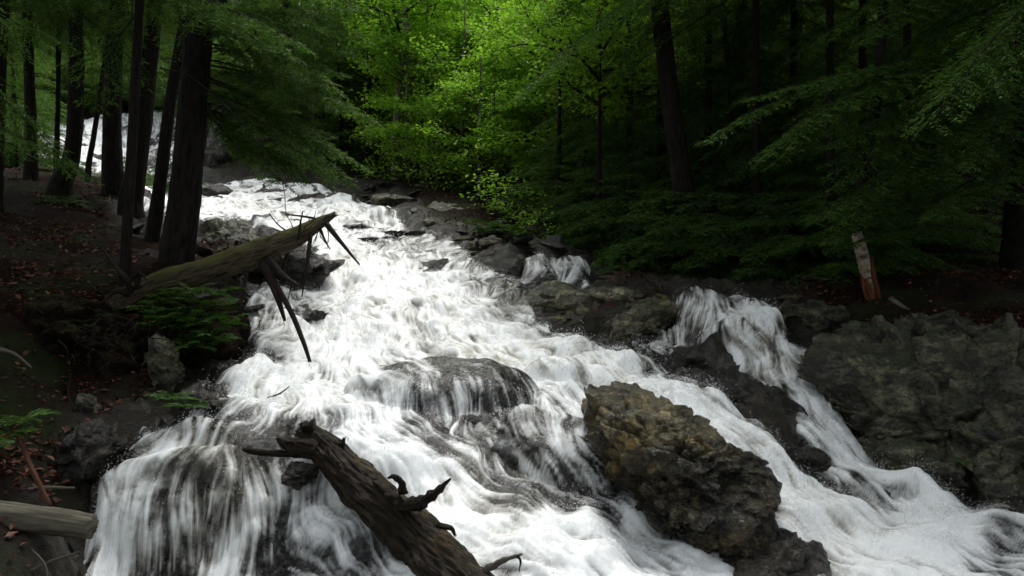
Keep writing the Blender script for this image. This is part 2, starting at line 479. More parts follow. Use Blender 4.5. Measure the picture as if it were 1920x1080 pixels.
# ------------------------------------------------------------------ terrain: a surface through surveyed points
# (photo column, photo row, metres away): where the slope of the ravine passes
SURVEY = [
 (450,338,25),(560,340,24.5),(640,362,22),(430,372,20.5),(560,400,18),(650,405,17.6),(700,405,18),(760,440,16),
 (640,445,15.2),(600,500,12.8),(700,500,13),(820,520,12.6),(950,555,11.6),(560,580,10.7),(700,600,10.3),(850,600,10.4),
 (1000,620,10.0),(600,680,8.8),(800,680,8.9),(1000,690,8.7),(1150,680,8.9),(450,715,8.0),(600,740,7.7),(1250,725,8.1),
 (380,782,6.9),(550,780,6.9),(700,790,6.9),(850,800,7.0),(250,800,6.9),
 (300,900,6.45),(300,1080,6.0),(200,900,6.4),(180,1080,5.9),(450,900,6.4),(450,1080,5.95),(600,950,6.2),(620,1080,5.8),
 (760,850,6.5),(900,920,6.2),(900,1070,5.5),(1000,980,5.9),(1150,1000,6.05),(1400,1060,5.9),
 (1400,775,7.7),(1500,870,7.2),(1600,945,6.9),(1750,1000,6.6),(1860,1050,6.3),(1550,1060,6.1),(1950,990,6.6),
 (960,1290,4.5),(1700,1290,4.6),(300,1290,4.6),(960,1700,2.9),(1800,1700,2.9),(100,1700,2.9),
 (1300,552,10.9),(1300,618,10.45),(1400,552,10.9),(1350,626,10.0),(1450,640,9.7),(1330,712,9.4),(1500,720,8.9),(1560,800,8.3),(1620,890,7.5),(1280,706,9.25),
 (1000,535,12.3),(1150,540,12.0),(1100,600,10.5),(1200,640,9.7),(1040,522,12.9),(1040,472,13.6),(980,475,13.8),
 (920,452,15),(850,470,14.4),(800,375,19.5),(900,402,17.6),(750,345,23),(900,342,24),
 (1560,740,8.9),(1650,850,8.0),(1800,945,7.1),(1920,965,6.8),(1620,650,9.4),(1740,720,8.7),(1870,760,8.0),
 (1600,575,10.2),(1750,580,9.7),(1900,600,9.2),(2100,560,9),(1700,500,12),(1900,500,11.5),(1800,425,14.5),(1950,400,14.5),
 (1700,350,18),(1900,300,18.5),(1500,525,12.5),(1400,530,13),(1500,435,17),(1300,522,13.5),(1200,500,14.5),(1300,430,18),
 (1150,460,16.5),(1100,400,20),(1300,350,24),(1100,335,26),(1500,330,24),
 (250,555,9.0),(120,500,9.8),(0,490,9.6),(0,420,12),(200,420,13),(100,322,18),(0,314,18),(200,335,18),(300,480,10.7),(360,490,10.7),
 (400,425,15),(450,440,14),(480,480,12.3),(280,372,20),(100,545,8.7),(150,765,7.3),(0,600,7.9),(0,700,6.8),(0,800,6.1),
 (60,900,5.7),(110,1000,5.4),(0,1080,4.7),(130,1090,5.2),(180,800,6.9),(130,870,6.3),(350,560,9.1),(430,600,8.9),(400,660,8.4),
 (450,690,8.2),(300,690,7.9),(350,755,7.2),(-200,600,7.5),(-250,900,5),
 (100,302,25.5),(250,322,26),(390,332,26),(100,212,31),(300,207,31),(430,225,31),(200,150,42),
 (700,302,32),(900,282,34),(1200,250,36),(1600,250,32),(1950,200,28),(600,250,38),(600,150,58),(1000,150,62),(1500,110,56),
 (0,200,36),(0,100,60),(1950,100,50),(-300,300,16),(-300,150,40),(2250,300,14),(2250,100,40),
]
S = np.array(SURVEY, float)
SU, SL, SV = (S[:, 0] - 960) * K, np.log(S[:, 2]), (540 - S[:, 1]) * K
AX = 1.35
def _phi(du, dl):
    return np.sqrt((AX * du) ** 2 + dl ** 2 + .04 ** 2)
A = _phi(SU[:, None] - SU[None], SL[:, None] - SL[None]) - np.eye(len(S)) * 2e-3
Pm = np.stack([np.ones(len(S)), SU, SL], 1)
big = np.block([[A, Pm], [Pm.T, np.zeros((3, 3))]])
sol = np.linalg.solve(big, np.concatenate([SV, np.zeros(3)]))

def v_base(u, L):
    u = np.clip(u, -.85, .85); L = np.clip(L, math.log(2.6), math.log(75))
    sh = np.broadcast(u, L).shape
    u = np.broadcast_to(u, sh).ravel(); L = np.broadcast_to(L, sh).ravel()
    r = sol[-3] + sol[-2] * u + sol[-1] * L
    for i in range(len(S)):
        r = r + sol[i] * _phi(u - SU[i], L - SL[i])
    return r.reshape(sh)

# coarse lookup table for quick height queries and for tracing pixels to the slope
TU = np.linspace(-.86, .86, 431); TL = np.linspace(math.log(2.6), math.log(75), 480)
TV = v_base(TU[None, :], TL[:, None])
def lookup(u, L):
    fu = np.clip((np.asarray(u) - TU[0]) / (TU[1] - TU[0]), 0, len(TU) - 1.001)
    fl = np.clip((np.asarray(L) - TL[0]) / (TL[1] - TL[0]), 0, len(TL) - 1.001)
    i, j = fl.astype(int), fu.astype(int)
    a, b = fl - i, fu - j
    return TV[i, j] * (1 - a) * (1 - b) + TV[i + 1, j] * a * (1 - b) + TV[i, j + 1] * (1 - a) * b + TV[i + 1, j + 1] * a * b
def ground_z(x, y):
    y = np.maximum(y, 2.6)
    return lookup(x / y, np.log(y)) * y
def hit(px, py):
    u, v = (px - 960) * K, (540 - py) * K
    vv = lookup(np.full(len(TL), u), TL)
    j = int(np.argmax(vv >= v)) if (vv >= v).any() else len(TL) - 1
    if j > 0:
        f = (v - vv[j - 1]) / max(vv[j] - vv[j - 1], 1e-6)
        Lh = TL[j - 1] + np.clip(f, 0, 1) * (TL[j] - TL[j - 1])
    else:
        Lh = TL[0]
    return u, Lh

WET_POLYS = [
 [(250,352),(330,345),(400,335),(560,333),(650,358),(720,382),(775,425),(805,440),(870,462),(905,490),(960,505),(990,545),(1040,605),
  (1110,636),(1180,662),(1260,700),(1340,735),(1400,770),(1450,800),(1500,860),(1560,885),(1700,960),(2060,1000),(2060,1500),(150,1500),
  (155,1100),(165,1000),(180,900),(228,830),(265,782),(430,772),(358,742),(345,714),(450,697),(482,660),(470,630),(452,580),(470,545),
  (545,530),(595,520),(600,490),(560,465),(510,443),(470,424),(420,404),(375,398),(265,380)],
 [(1140,632),(1190,606),(1255,600),(1268,562),(1300,547),(1380,543),(1442,558),(1470,600),(1480,632),(1525,640),(1556,690),(1562,750),(1602,800),(1682,868),
  (1762,920),(1832,948),(1920,958),(2060,962),(2060,1200),(1700,1000),(1560,890),(1500,800),(1470,752),(1420,722),(1385,690),(1340,648),(1260,655),(1180,660)],
 [(905,492),(975,500),(965,474),(1010,466),(1090,470),(1106,492),(1104,522),(1030,530),(960,545)],
 [(58,240),(110,222),(200,212),(300,206),(350,218),(345,300),(335,340),(250,340),(60,300)],
]
def poly_sd(px, py, poly):
    P = np.array(poly, float); Q = np.roll(P, -1, 0)
    d2 = np.full(px.shape, 1e12); ins = np.zeros(px.shape, bool)
    for (ax, ay), (bx, by) in zip(P, Q):
        ex, ey = bx - ax, by - ay
        t = np.clip(((px - ax) * ex + (py - ay) * ey) / (ex * ex + ey * ey), 0, 1)
        d2 = np.minimum(d2, (px - ax - t * ex) ** 2 + (py - ay - t * ey) ** 2)
        c = (ay > py) != (by > py)
        if ey != 0:
            ins ^= c & (px < ex * (py - ay) / ey + ax)
    return np.where(ins, 1, -1) * np.sqrt(d2)
def wet_sd(u, L, v):
    px, py = 960 + u / K, 540 - v / K
    Y = np.exp(L)
    out = np.full(px.shape, -1e6)
    for i, pl in enumerate(WET_POLYS):
        s = poly_sd(px, py, pl)
        if i == 3:
            s = np.where(Y > 20.5, s, -1e6)
        out = np.maximum(out, s)
    return out * K * Y * 1.0                                    # metres across the slope

# rocks the water runs over: (photo box, metres away, thickness factor, veiled by water)
# ------------------------------------------------------------------ rocks
def ico(sub):
    bm = bmesh.new(); bmesh.ops.create_icosphere(bm, subdivisions=sub, radius=1)
    V = np.array([v.co[:] for v in bm.verts]); F = np.array([[v.index for v in f.verts] for f in bm.faces]); bm.free()
    return V, F
ICO = {}
def get_ico(s):
    if s not in ICO:
        ICO[s] = ico(s)
    return ICO[s][0].copy(), ICO[s][1]

CELLV = {}
def crag(V, size, seed, cells=40, amp=.12, fine=.05, freq=1.0, crack=1.0):
    """break a smooth body into tilted facets with ledges between them, coarse then fine"""
    rg = np.random.default_rng(seed)
    lo, hi = V.min(0), V.max(0)
    ctr = (lo + hi) / 2
    nrm = (V - ctr) / np.maximum((hi - lo) / 2, 1e-6) ** 2
    nrm /= np.linalg.norm(nrm, axis=1)[:, None] + 1e-9
    disp = np.zeros(len(V))
    for lev, (nc, am) in enumerate(((cells, amp), (cells * 7, amp * .42))):
        # seeds on the surface itself
        c = V[rg.integers(0, len(V), nc)]
        warp = np.stack([fbm3(V, (2.5 + 4 * lev) / size, seed + 40 + k + 9 * lev, 2) for k in range(3)], 1) * size * (.10 - .06 * lev)
        W = V + warp
        best = np.full(len(V), 1e9); sec = np.full(len(V), 1e9); idx = np.zeros(len(V), int)
        stretch = np.array((1, 1, 1.7 if lev == 0 else 1.3))
        for i in range(nc):
            d = (((W - c[i]) * stretch) ** 2).sum(1)
            m = d < best
            sec = np.where(m, best, np.minimum(sec, d))
            best[m] = d[m]; idx[m] = i
        h = rg.uniform(-1, .55, nc); t = rg.normal(0, 1, (nc, 3)) * (1.0 if lev == 0 else 2.6)
        gap = np.sqrt(sec) - np.sqrt(best)      # cracks between the plates
        br = sstep(-.2, .35, fbm3(V, 3.0 / size, seed + 60 + lev, 2))
        disp -= (.055 if lev == 0 else .026) * size * br * np.exp(-(gap / (size * (.028 if lev == 0 else .012))) ** 2) * crack
        CELLV[len(V)] = (.6 * rg.random(nc)[idx] + .4 * CELLV.get(len(V), .5)) if lev else rg.random(nc)[idx]
        disp += am * size * (h[idx] + np.clip(((W - c[idx]) * t[idx]).sum(1) / size * 1.6, -.8, .8))
    r = fbm3(V, 9.0 * freq / size, seed + 3, 4, .6)
    disp += fine * size * .8 * r
    return V + nrm * disp[:, None]

def outline_rock(poly, Y, depth, seed, sub=5, lean=.35, cells=40, amp=.1, fine=.05, flat=2.6, cuts=22, yaw=0.0):
    """a rock whose front outline follows poly (photo pixels) at distance Y, with real thickness; returns verts about its own base point"""
    P = np.array(poly, float)
    a = P; b = np.roll(P, -1, 0)
    cr = a[:, 0] * b[:, 1] - b[:, 0] * a[:, 1]
    cx = ((a[:, 0] + b[:, 0]) * cr).sum() / (3 * cr.sum()); cy = ((a[:, 1] + b[:, 1]) * cr).sum() / (3 * cr.sum())
    ang = np.linspace(-math.pi, math.pi, 181)
    R = np.zeros(181)
    for i, th in enumerate(ang):
        dx, dy = math.cos(th), math.sin(th); best = 0
        for (x0, y0), (x1, y1) in zip(a, b):
            ex, ey = x1 - x0, y1 - y0
            den = dx * ey - dy * ex
            if abs(den) < 1e-9: continue
            t = ((x0 - cx) * ey - (y0 - cy) * ex) / den
            s = ((x0 - cx) * dy - (y0 - cy) * dx) / den
            if t > 0 and -1e-6 <= s <= 1 + 1e-6: best = max(best, t)
        R[i] = best
    V, F = get_ico(sub)
    rho = np.hypot(V[:, 0], V[:, 2]); th = np.arctan2(-V[:, 2], V[:, 0])
    Rr = np.interp(th, ang, R) * K * Y
    q = (rho ** flat + np.abs(V[:, 1]) ** flat) ** (-1 / flat)
    O = np.empty_like(V)
    O[:, 0] = V[:, 0] * q * Rr
    O[:, 2] = V[:, 2] * q * Rr
    O[:, 1] = V[:, 1] * q * depth
    O[:, 1] += lean * O[:, 2] - yaw * O[:, 0]
    bb0 = (O.min(0), O.max(0))
    rgc = np.random.default_rng(seed + 7000)
    for _ in range(cuts):                       # flat broken faces
        nv = rgc.normal(0, 1, 3) * np.array((1, 1.2, 1)); nv /= np.linalg.norm(nv)
        dt = O @ nv
        lim = dt.max() * rgc.uniform(.68, .95)
        O = O - np.maximum(dt - lim, 0)[:, None] * nv
    size = math.sqrt(max(np.ptp(O[:, 0]), .05) * max(np.ptp(O[:, 2]), .05))
    O = crag(O, size, seed, cells, amp, fine)
    for k in (0, 2):                            # broken faces must not shrink the rock
        lo_, hi_ = O[:, k].min(), O[:, k].max()
        O[:, k] = bb0[0][k] + (O[:, k] - lo_) * (bb0[1][k] - bb0[0][k]) / max(hi_ - lo_, 1e-6)
    org = at(cx, cy, Y + depth * .3)
    return O, F, org

ROCK_ITEMS = []
def add_rock(name, poly, Y, depth, mat, label, seed, cat='rock', group=None, parent=None, **kw):
    O, F, org = outline_rock(poly, Y, depth, seed, **kw)
    zmin = O[:, 2].min()
    base = org + np.array((0, 0, zmin))
    me = mesh_data(name, O - np.array((0, 0, zmin)), F, M[mat], {'cellv': CELLV[len(O)]}, smooth=False)
    me.polygons.foreach_set('use_smooth', np.ones(len(F), bool))
    o = link(name, me, parent, base, label, cat if parent is None else None, group)
    ROCK_ITEMS.append((O + org, o))
    return o

def box(x0, y0, x1, y1, n=10, seed=0, jag=.12):
    rg = np.random.default_rng(seed + 900)
    th = np.linspace(0, 2 * math.pi, n, endpoint=False) + rg.uniform(-.2, .2, n)
    rr = 1 + rg.uniform(-jag, jag, n)
    p = 2.6
    q = (np.abs(np.cos(th)) ** p + np.abs(np.sin(th)) ** p) ** (-1 / p)
    return [((x0 + x1) / 2 + (x1 - x0) / 2 * c * r, (y0 + y1) / 2 + (y1 - y0) / 2 * s * r) for c, s, r in zip(np.cos(th) * q, np.sin(th) * q, rr)]

# rocks the stream runs over: (column, row of the crown, metres away, half width, half depth, height, power, label)
HUMPS = [
 (835, 705, 7.75, .86, .62, .34, 2.2, 'broad dark rounded rock in mid-stream under a thin veil of water'),
 (1320, 632, 9.70, .62, .42, .16, 3.0, 'smooth dark brown ledge rock with water trickling down its front, right of the main chute'),
 (1312, 556, 10.75, .42, .32, .14, 3.0, 'dark upright rock at the lip of the right-hand fall, streaked with water'),
 (1060, 862, 6.75, .56, .42, .28, 2.2, 'low dark rock veined with water streaks left of the brown boulder'),
 (350, 812, 6.65, .48, .30, .07, 2.4, 'round-topped dark rock at the head of the lower left waterfall'),
 (330, 930, 6.30, .70, .28, .20, 2.6, 'bulging dark rock face behind the strands of the lower left waterfall'),
 (1040, 705, 8.35, .34, .22, .20, 2.4, 'small flat dark rock awash just above the brown boulder'),
]
def hump_field(x, y):
    tot = np.zeros_like(x); each = []
    for (a, b, d, rx, ry, h, p, lab) in HUMPS:
        c = at(a, b, d)
        dx, dy = (x - c[0]) / rx, (y - c[1] - .15 * ry) / ry
        wob = 1 + .16 * fbm2(x * 3.5, y * 3.5, int(a), 3)
        q = (np.abs(dx) ** 2 + np.abs(dy) ** 2) ** .5 * wob
        e = h * np.clip(1 - q ** p, 0, 1) ** .75
        each.append(e); tot = np.maximum(tot, e)
    return tot, each

print('rocks', time.time() - T0)
# ------------------------------------------------------------------ flow field and water sheet
NU, NL = 1250, 780
gu = np.linspace(-.66, .74, NU); gl = np.linspace(math.log(4.2), math.log(34), NL)
U, L = np.meshgrid(gu, gl)
Y = np.exp(L); X = U * Y
VB = lookup(U, L)
WSD = wet_sd(U, L, VB)
Zb = VB * Y
PX, PY = 960 + U / K, 540 - VB / K

FLOW = [
 [(400,350),(560,370),(640,415),(620,480),(640,540),(700,620),(760,680)],
 [(640,440),(760,520),(900,570),(1050,630),(1200,690),(1350,770),(1480,870),(1620,970),(1800,1040),(1950,1110)],
 [(640,540),(560,640),(480,720),(420,775),(360,860),(320,960),(300,1080)],
 [(600,700),(680,800),(800,880),(950,960),(1150,1020),(1400,1080)],
 [(600,600),(660,700),(720,790),(860,860),(1000,930)],
 [(760,680),(830,720),(900,820),(960,920),(1050,990)],
 [(860,690),(980,740),(1030,820),(1060,900)],
 [(1040,470),(1050,500),(1010,530),(960,545)],
 [(1350,548),(1400,620),(1450,700),(1520,800),(1620,900),(1750,980)],
 [(1300,550),(1300,620),(1270,690)],[(1400,560),(1450,630),(1510,700),(1550,780)],
 [(560,740),(540,790),(530,880),(560,1000),(600,1080)],[(450,740),(300,800),(240,860),(200,950),(190,1080)],
 [(800,450),(720,480),(680,520)],[(880,480),(820,500),(860,550)],[(1750,1000),(1900,1010),(2000,1030)],
 [(300,207),(280,260),(260,310)],[(100,215),(100,300)],[(420,215),(400,320)],[(270,350),(400,360),(520,390)],
 [(760,840),(860,940),(980,1030),(1100,1110)],[(1240,610),(1190,640),(1160,670)],
]
fu, fl_, fx, fy = [], [], [], []
for path in FLOW:
    pts = []
    for (a, b) in path:
        for_u, for_L = hit(a, b); pts.append((for_u, for_L))
    pts = np.array(pts); y3 = np.exp(pts[:, 1]); w3 = np.stack([pts[:, 0] * y3, y3], 1)
    for i in range(len(pts) - 1):
        d = w3[i + 1] - w3[i]; n_ = np.linalg.norm(d) + 1e-6
        for t in (0.0, .33, .66):
            q = pts[i] * (1 - t) + pts[i + 1] * t
            fu.append(q[0]); fl_.append(q[1]); fx.append(d[0] / n_); fy.append(d[1] / n_)
fu, fl_, fx, fy = map(np.array, (fu, fl_, fx, fy))
su, sl = gu[::10], gl[::10]
CU, CL = np.meshgrid(su, sl)
wt = 1 / (((CU[..., None] - fu) * 1.3) ** 2 + (CL[..., None] - fl_) ** 2 + .012 ** 2) ** 1.6
cfx = (wt * fx).sum(-1) / wt.sum(-1); cfy = (wt * fy).sum(-1) / wt.sum(-1)
def up(a):
    fi = np.clip(np.arange(NL) / 10, 0, a.shape[0] - 1.001); fj = np.clip(np.arange(NU) / 10, 0, a.shape[1] - 1.001)
    i, j = fi.astype(int), fj.astype(int); s, t = (fi - i)[:, None], (fj - j)[None]
    return a[i][:, j] * (1 - s) * (1 - t) + a[i + 1][:, j] * s * (1 - t) + a[i][:, j + 1] * (1 - s) * t + a[i + 1][:, j + 1] * s * t
FX, FY = up(cfx), up(cfy)
e_ = .18
swirl = lambda f, sd: ((fbm2(X * f, (Y + e_) * f, sd, 2) - fbm2(X * f, (Y - e_) * f, sd, 2)), -(fbm2((X + e_) * f, Y * f, sd, 2) - fbm2((X - e_) * f, Y * f, sd, 2)))
for f_, a_, sd_ in ((1.6, .5, 301), (4.2, .5, 311)):
    sx_, sy_ = swirl(f_, sd_)
    FX = FX + a_ * sx_; FY = FY + a_ * sy_
nn = np.hypot(FX, FY) + 1e-6; FX /= nn; FY /= nn

def blur(a, r):
    for ax in (0, 1):
        k = 2 * r + 1
        p = np.pad(a, [(r + 1, r) if i == ax else (0, 0) for i in (0, 1)], mode='edge')
        c = np.cumsum(p, ax)
        a = (np.take(c, range(k, c.shape[ax]), ax) - np.take(c, range(0, c.shape[ax] - k), ax)) / k
    return a
# lumps and steps of the bed
def bed_relief(x, y, z):
    t = z / .42 + 1.3 * fbm2(x * .7, y * .7, 31, 3)
    fr = t - np.floor(t)
    saw = (sstep(.55, 1.0, fr) - fr) * .42
    return .22 * saw + .13 * fbm2(x * 1.1, y * 1.1, 5, 3) + .05 * fbm2(x * 3.1, y * 3.1, 9, 3)
ZR = Zb + bed_relief(X, Y, Zb) * np.clip(Y / 7, .6, 1.3)

FACET = blur(facet2(X, Y * .6 - blur(ZR, 5) * 1.0, 2.7, 640), 3)
HT, HE = hump_field(X, Y)
VEIL = sstep(.0, .08, HT)
ZR = ZR + HT

WM = (WSD > -.3)
ZS = blur(ZR, 5)
_wx, _wy, _wz = X[WM], Y[WM], ZS[WM]
def v3(f, seed):
    o = np.full((NL, NU), .5); o[WM] = vnoise(_wx * f, _wy * f, _wz * f, seed); return o
def n3(f, seed, oct):
    o = np.zeros((NL, NU)); o[WM] = fbm3(np.stack([_wx, _wy, _wz], 1), f, seed, oct); return o
# line-integral smear of noise along the flow: the streaks of running water
gz = np.gradient(blur(ZR, 4), axis=0) / (Y * (gl[1] - gl[0])); gzx = np.gradient(blur(ZR, 4), axis=1) / (Y * (gu[1] - gu[0]))
slope = np.clip(np.abs(FX * gzx + FY * gz), 0, 2.5)
inv = 1 / np.sqrt(1 + slope ** 2)
dUi = (FX - U * FY) / Y / (gu[1] - gu[0]) * inv
dLi = FY / Y / (gl[1] - gl[0]) * inv
def lic(noise, length, steps):
    acc = noise.copy(); wsum = 1.0
    I0, J0 = np.meshgrid(np.arange(NL, dtype=np.float32), np.arange(NU, dtype=np.float32), indexing='ij')
    nz = noise.astype(np.float32).ravel(); du = dUi.astype(np.float32).ravel(); dl = dLi.astype(np.float32).ravel()
    h = length / steps
    for sgn in (1, -1):
        I, J = I0.copy(), J0.copy()
        for s in range(steps):
            k = (np.clip(np.rint(I), 0, NL - 1).astype(np.int32) * NU + np.clip(np.rint(J), 0, NU - 1).astype(np.int32))
            I += sgn * h * dl[k]; J += sgn * h * du[k]
            k = (np.clip(np.rint(I), 0, NL - 1).astype(np.int32) * NU + np.clip(np.rint(J), 0, NU - 1).astype(np.int32))
            wgt = 1 - (s + 1) / (steps + 1)
            acc += nz[k] * wgt; wsum += wgt
    acc /= wsum
    mu, sg = acc[WSD > 0].mean(), acc[WSD > 0].std()
    return (acc - mu) / sg
rg = np.random.default_rng(3)
white = rg.random((NL, NU))
nz_f = white
nz_h = v3(55, 41)
nz_m = v3(26, 51)
nz_l = v3(9, 61)
nz_b = vnoise2(X * 3.2, Y * 3.2, 71)
lf = lic(nz_f, .10, 8); lh = lic(nz_h, .13, 8); lm = lic(nz_m, .20, 10); ll_ = lic(nz_l, .34, 10); lb = lic(nz_b, .6, 8)
print('lic', time.time() - T0)

# foam cover: 1 white all over, lower where rock shows through; (column, row, cover, reach in photo pixels)
COVER = [(300,800,0.45,70),(400,850,0.58,60),(230,900,0.63,60),(300,980,0.43,80),(420,980,0.63,60),(540,960,.62,60),(560,900,.72,60),(450,900,.68,50),(600,1040,.3,70),(260,1060,0.47,60),(420,1060,0.58,60),(350,930,0.58,50),
 (480,792,.10,55),(620,805,.5,35),(560,795,.18,40),(380,788,.10,50),(430,815,.15,45),(330,800,.2,40),
 (760,740,.38,50),(850,720,.10,60),(930,760,.08,60),(850,790,.22,60),(960,830,.32,60),(1040,760,.6,40),(1040,860,.35,50),(900,840,.3,50),(700,770,.62,40),(820,830,.25,40),
 (1000,900,.26,60),(1100,930,.10,70),(950,880,.36,50),(900,870,.55,50),
 (800,640,.85,70),(700,600,1.05,90),(850,590,1,80),(1000,650,1,80),(620,660,1.05,90),(520,730,1.02,60),(650,520,1.0,80),(800,540,.85,50),(900,560,.7,40),
 (950,540,.3,40),(900,520,.32,40),(980,530,.4,30),(1040,500,.55,40),(1150,645,.4,40),(1200,640,.3,40),(1210,675,.5,30),
 (1150,690,1,60),(1250,740,1,60),(1380,800,1,60),(1500,900,1.1,80),(1620,980,1.15,100),(1750,1010,1.1,80),(1880,1050,.5,70),(1900,980,.7,60),(1480,1000,.75,50),(1540,1060,.8,50),(1440,960,.5,30),
 (1300,590,.45,50),(1340,580,.55,30),(1400,580,0.88,40),(1350,625,.7,30),(1300,660,.25,40),(1370,670,.5,30),(1400,690,.6,25),(1430,640,.62,40),(1480,690,0.85,50),(1520,760,0.83,50),(1560,820,.95,50),(1640,900,1,60),(1400,600,.62,35),(1450,655,.66,35),(1505,725,.7,40),(1545,785,.8,40),(1385,560,.6,25),(1430,690,.7,20),(1430,760,.55,40),(1470,800,.55,40),(1520,850,.7,30),
 (800,900,.95,60),(700,840,.95,60),(760,860,.8,50),(900,980,.95,70),(1050,1010,.95,80),(1200,1040,.95,80),(1350,1060,1,80),(950,1060,.65,60),(880,1000,.6,40),(1100,960,.7,40),
 (560,400,.85,60),(450,370,.95,60),(620,390,.9,50),(640,450,.8,50),(700,440,.4,50),(760,460,.4,50),(730,400,.55,40),(830,460,.5,40),(560,360,.8,60),(500,390,.8,40),(580,480,.7,40),(500,520,.35,50),(480,600,.45,40),(560,570,.5,40),(520,640,.7,40),(600,600,.85,30),
 (90,260,1,60),(170,250,1.1,60),(240,240,.55,40),(290,225,.8,40),(330,290,.4,40),(285,290,.35,40),(310,250,.3,25),(90,230,.4,25),(130,270,.75,30),(410,230,.3,40),(400,300,.25,50),(300,360,.9,50)]
C = np.array(COVER, float)
cw = np.zeros((NL, NU)); cv = np.zeros((NL, NU))
for (a, b, c_, r_) in COVER:
    q = ((PX - a) ** 2 + ((PY - b) * 1.2) ** 2) / r_ ** 2
    g = 1 / (q + .15) ** 2.2
    cw += g; cv += g * c_
cover = cv / cw
cover = np.where(cover > .7, .7 + (cover - .7) * .85, cover)
edge = sstep(-.03, .16, WSD + .10 * ll_ * .5)
cover = cover * (.45 + .55 * edge)
lump = n3(2.2, 81, 3)
froth = n3(7, 83, 4)
nearf = np.clip(9 / Y, .35, 1)
LOWL = sstep(690, 600, PX) * sstep(775, 810, PY)            # the broken fall at the lower left
sig = .38 * lm + .34 * ll_ + .10 * lb + (.28 * lh + .20 * lf) * nearf + .8 * lump + 1.2 * froth + (.5 + 1.3 * LOWL) * FACET * sstep(.9, .55, cover) - LOWL * (.08 * lh + .08 * lf) - .15 * LOWL
thr = (0.56 - cover) * 3.1
foam = sstep(-1.5, 1.4, sig - thr)
foam = foam * sstep(-.06, .05, WSD + .035 * ll_)
foam = np.clip(foam, 0, 1)
tan = np.clip(sstep(.9, -.6, sig * .7 + cover * .9 - .5) * .9, 0, 1) * sstep(-.2, 1.2, fbm2(X * .8, Y * .8, 91, 2) + .4)
tan = np.clip(tan, 0, 1)
amp = np.where(Y < 10, 1, np.clip(10 / Y, .3, 1)) * (1 - .8 * VEIL)
froth = n3(7, 83, 4)
speedy = sstep(.2, .9, cover)
ZW = ZR + .025 + amp * (speedy * (.008 * lb + .008 * ll_ + .035 * froth + .08 * lump) + .004 * lm + .003 * lh + .002 * lf)
# the sheet dives into the bed along its edge
ZW = ZW - .22 * sstep(.10, -.12, WSD)
keep = WSD > -.10
fk = keep[:-1, :-1] & keep[1:, :-1] & keep[:-1, 1:] & keep[1:, 1:]
# nearer than the frame the cells can be coarse; drop what lies beyond the right edge
ids = np.arange(NL * NU).reshape(NL, NU)
Q = np.stack([ids[:-1, :-1][fk], ids[:-1, 1:][fk], ids[1:, 1:][fk], ids[1:, :-1][fk]], 1)
used = np.unique(Q); remap = np.zeros(NL * NU, np.int32); remap[used] = np.arange(len(used))
WV = np.stack([X, Y, ZW], -1).reshape(-1, 3)[used]
me = mesh_data('stream_water', WV, remap[Q], M['water'], {'foam': foam.ravel()[used], 'tan': tan.ravel()[used]})
link('stream_water', me, label='white water of the stream rushing down the rocky ravine', kind='structure')
# a second, thinner and more broken layer thrown a little above the first
sb2 = (slice(None, None, 2), slice(None, None, 2))
sg2 = (.55 * np.roll(lm, 37, 1) + .6 * np.roll(ll_, 53, 1) + .3 * np.roll(lh, 91, 1) + 1.2 * np.roll(froth, 71, 1) + .5 * lump)
al2 = sstep(.1, 1.9, sg2 - (.8 - cover) * 1.3 - .5 * LOWL) * .62 * sstep(-.02, .12, WSD + .05 * np.roll(ll_, 53, 1))
Z2w = ZW + amp * (.022 + .028 * sstep(-.5, 1.5, np.roll(froth, 71, 1) * 2) + .010 * np.roll(ll_, 53, 1)) - .2 * sstep(.06, -.08, WSD)
k2 = (WSD[sb2] > -.06) & (Y[sb2] < 20)
f2 = k2[:-1, :-1] & k2[1:, :-1] & k2[:-1, 1:] & k2[1:, 1:]
id2 = np.arange(k2.size).reshape(k2.shape)
Q2 = np.stack([id2[:-1, :-1][f2], id2[:-1, 1:][f2], id2[1:, 1:][f2], id2[1:, :-1][f2]], 1)
u2 = np.unique(Q2); rm2 = np.zeros(k2.size, np.int32); rm2[u2] = np.arange(len(u2))
me = mesh_data('foam_veil', np.stack([X[sb2], Y[sb2], Z2w[sb2]], -1).reshape(-1, 3)[u2], rm2[Q2], M['veil'], {'foam': al2[sb2].ravel()[u2]})
link('foam_veil', me, label='thin broken veils of foam flying over the stream', cat='foam', kind='stuff')
# droplets in the air over the broken water
rg = np.random.default_rng(31)
pr_ = (sstep(.35, .12, np.abs(WSD - .1)) + sstep(.75, .45, cover) * .8 + .25 * slope) * (WSD > .02) * foam * (Y < 16) * sstep(-.1, .5, lump + .6 * froth)
pk = rg.choice(NL * NU, 22000, p=(pr_ / pr_.sum()).ravel())
c0 = np.stack([X, Y, ZW], -1).reshape(-1, 3)[pk]
c0 = c0 + np.stack([rg.normal(0, .02, len(pk)), rg.normal(0, .02, len(pk)), .01 + rg.exponential(.035, len(pk))], 1)
rd = rg.uniform(.0012, .0034, len(pk)) * np.clip(c0[:, 1] / 7, .8, 2)
tet = np.array(((1, 1, 1), (1, -1, -1), (-1, 1, -1), (-1, -1, 1.)))
DV = (c0[:, None] + tet[None] * rd[:, None, None]).reshape(-1, 3)
i4 = np.arange(len(pk))[:, None] * 4
DF = np.concatenate([i4 + np.array(t_)[None] for t_ in ((0, 1, 2), (0, 3, 1), (0, 2, 3), (1, 3, 2))])
link('spray', mesh_data('spray', DV, DF, M['spray']), label='fine white droplets in the air above the stream', cat='spray', kind='stuff')
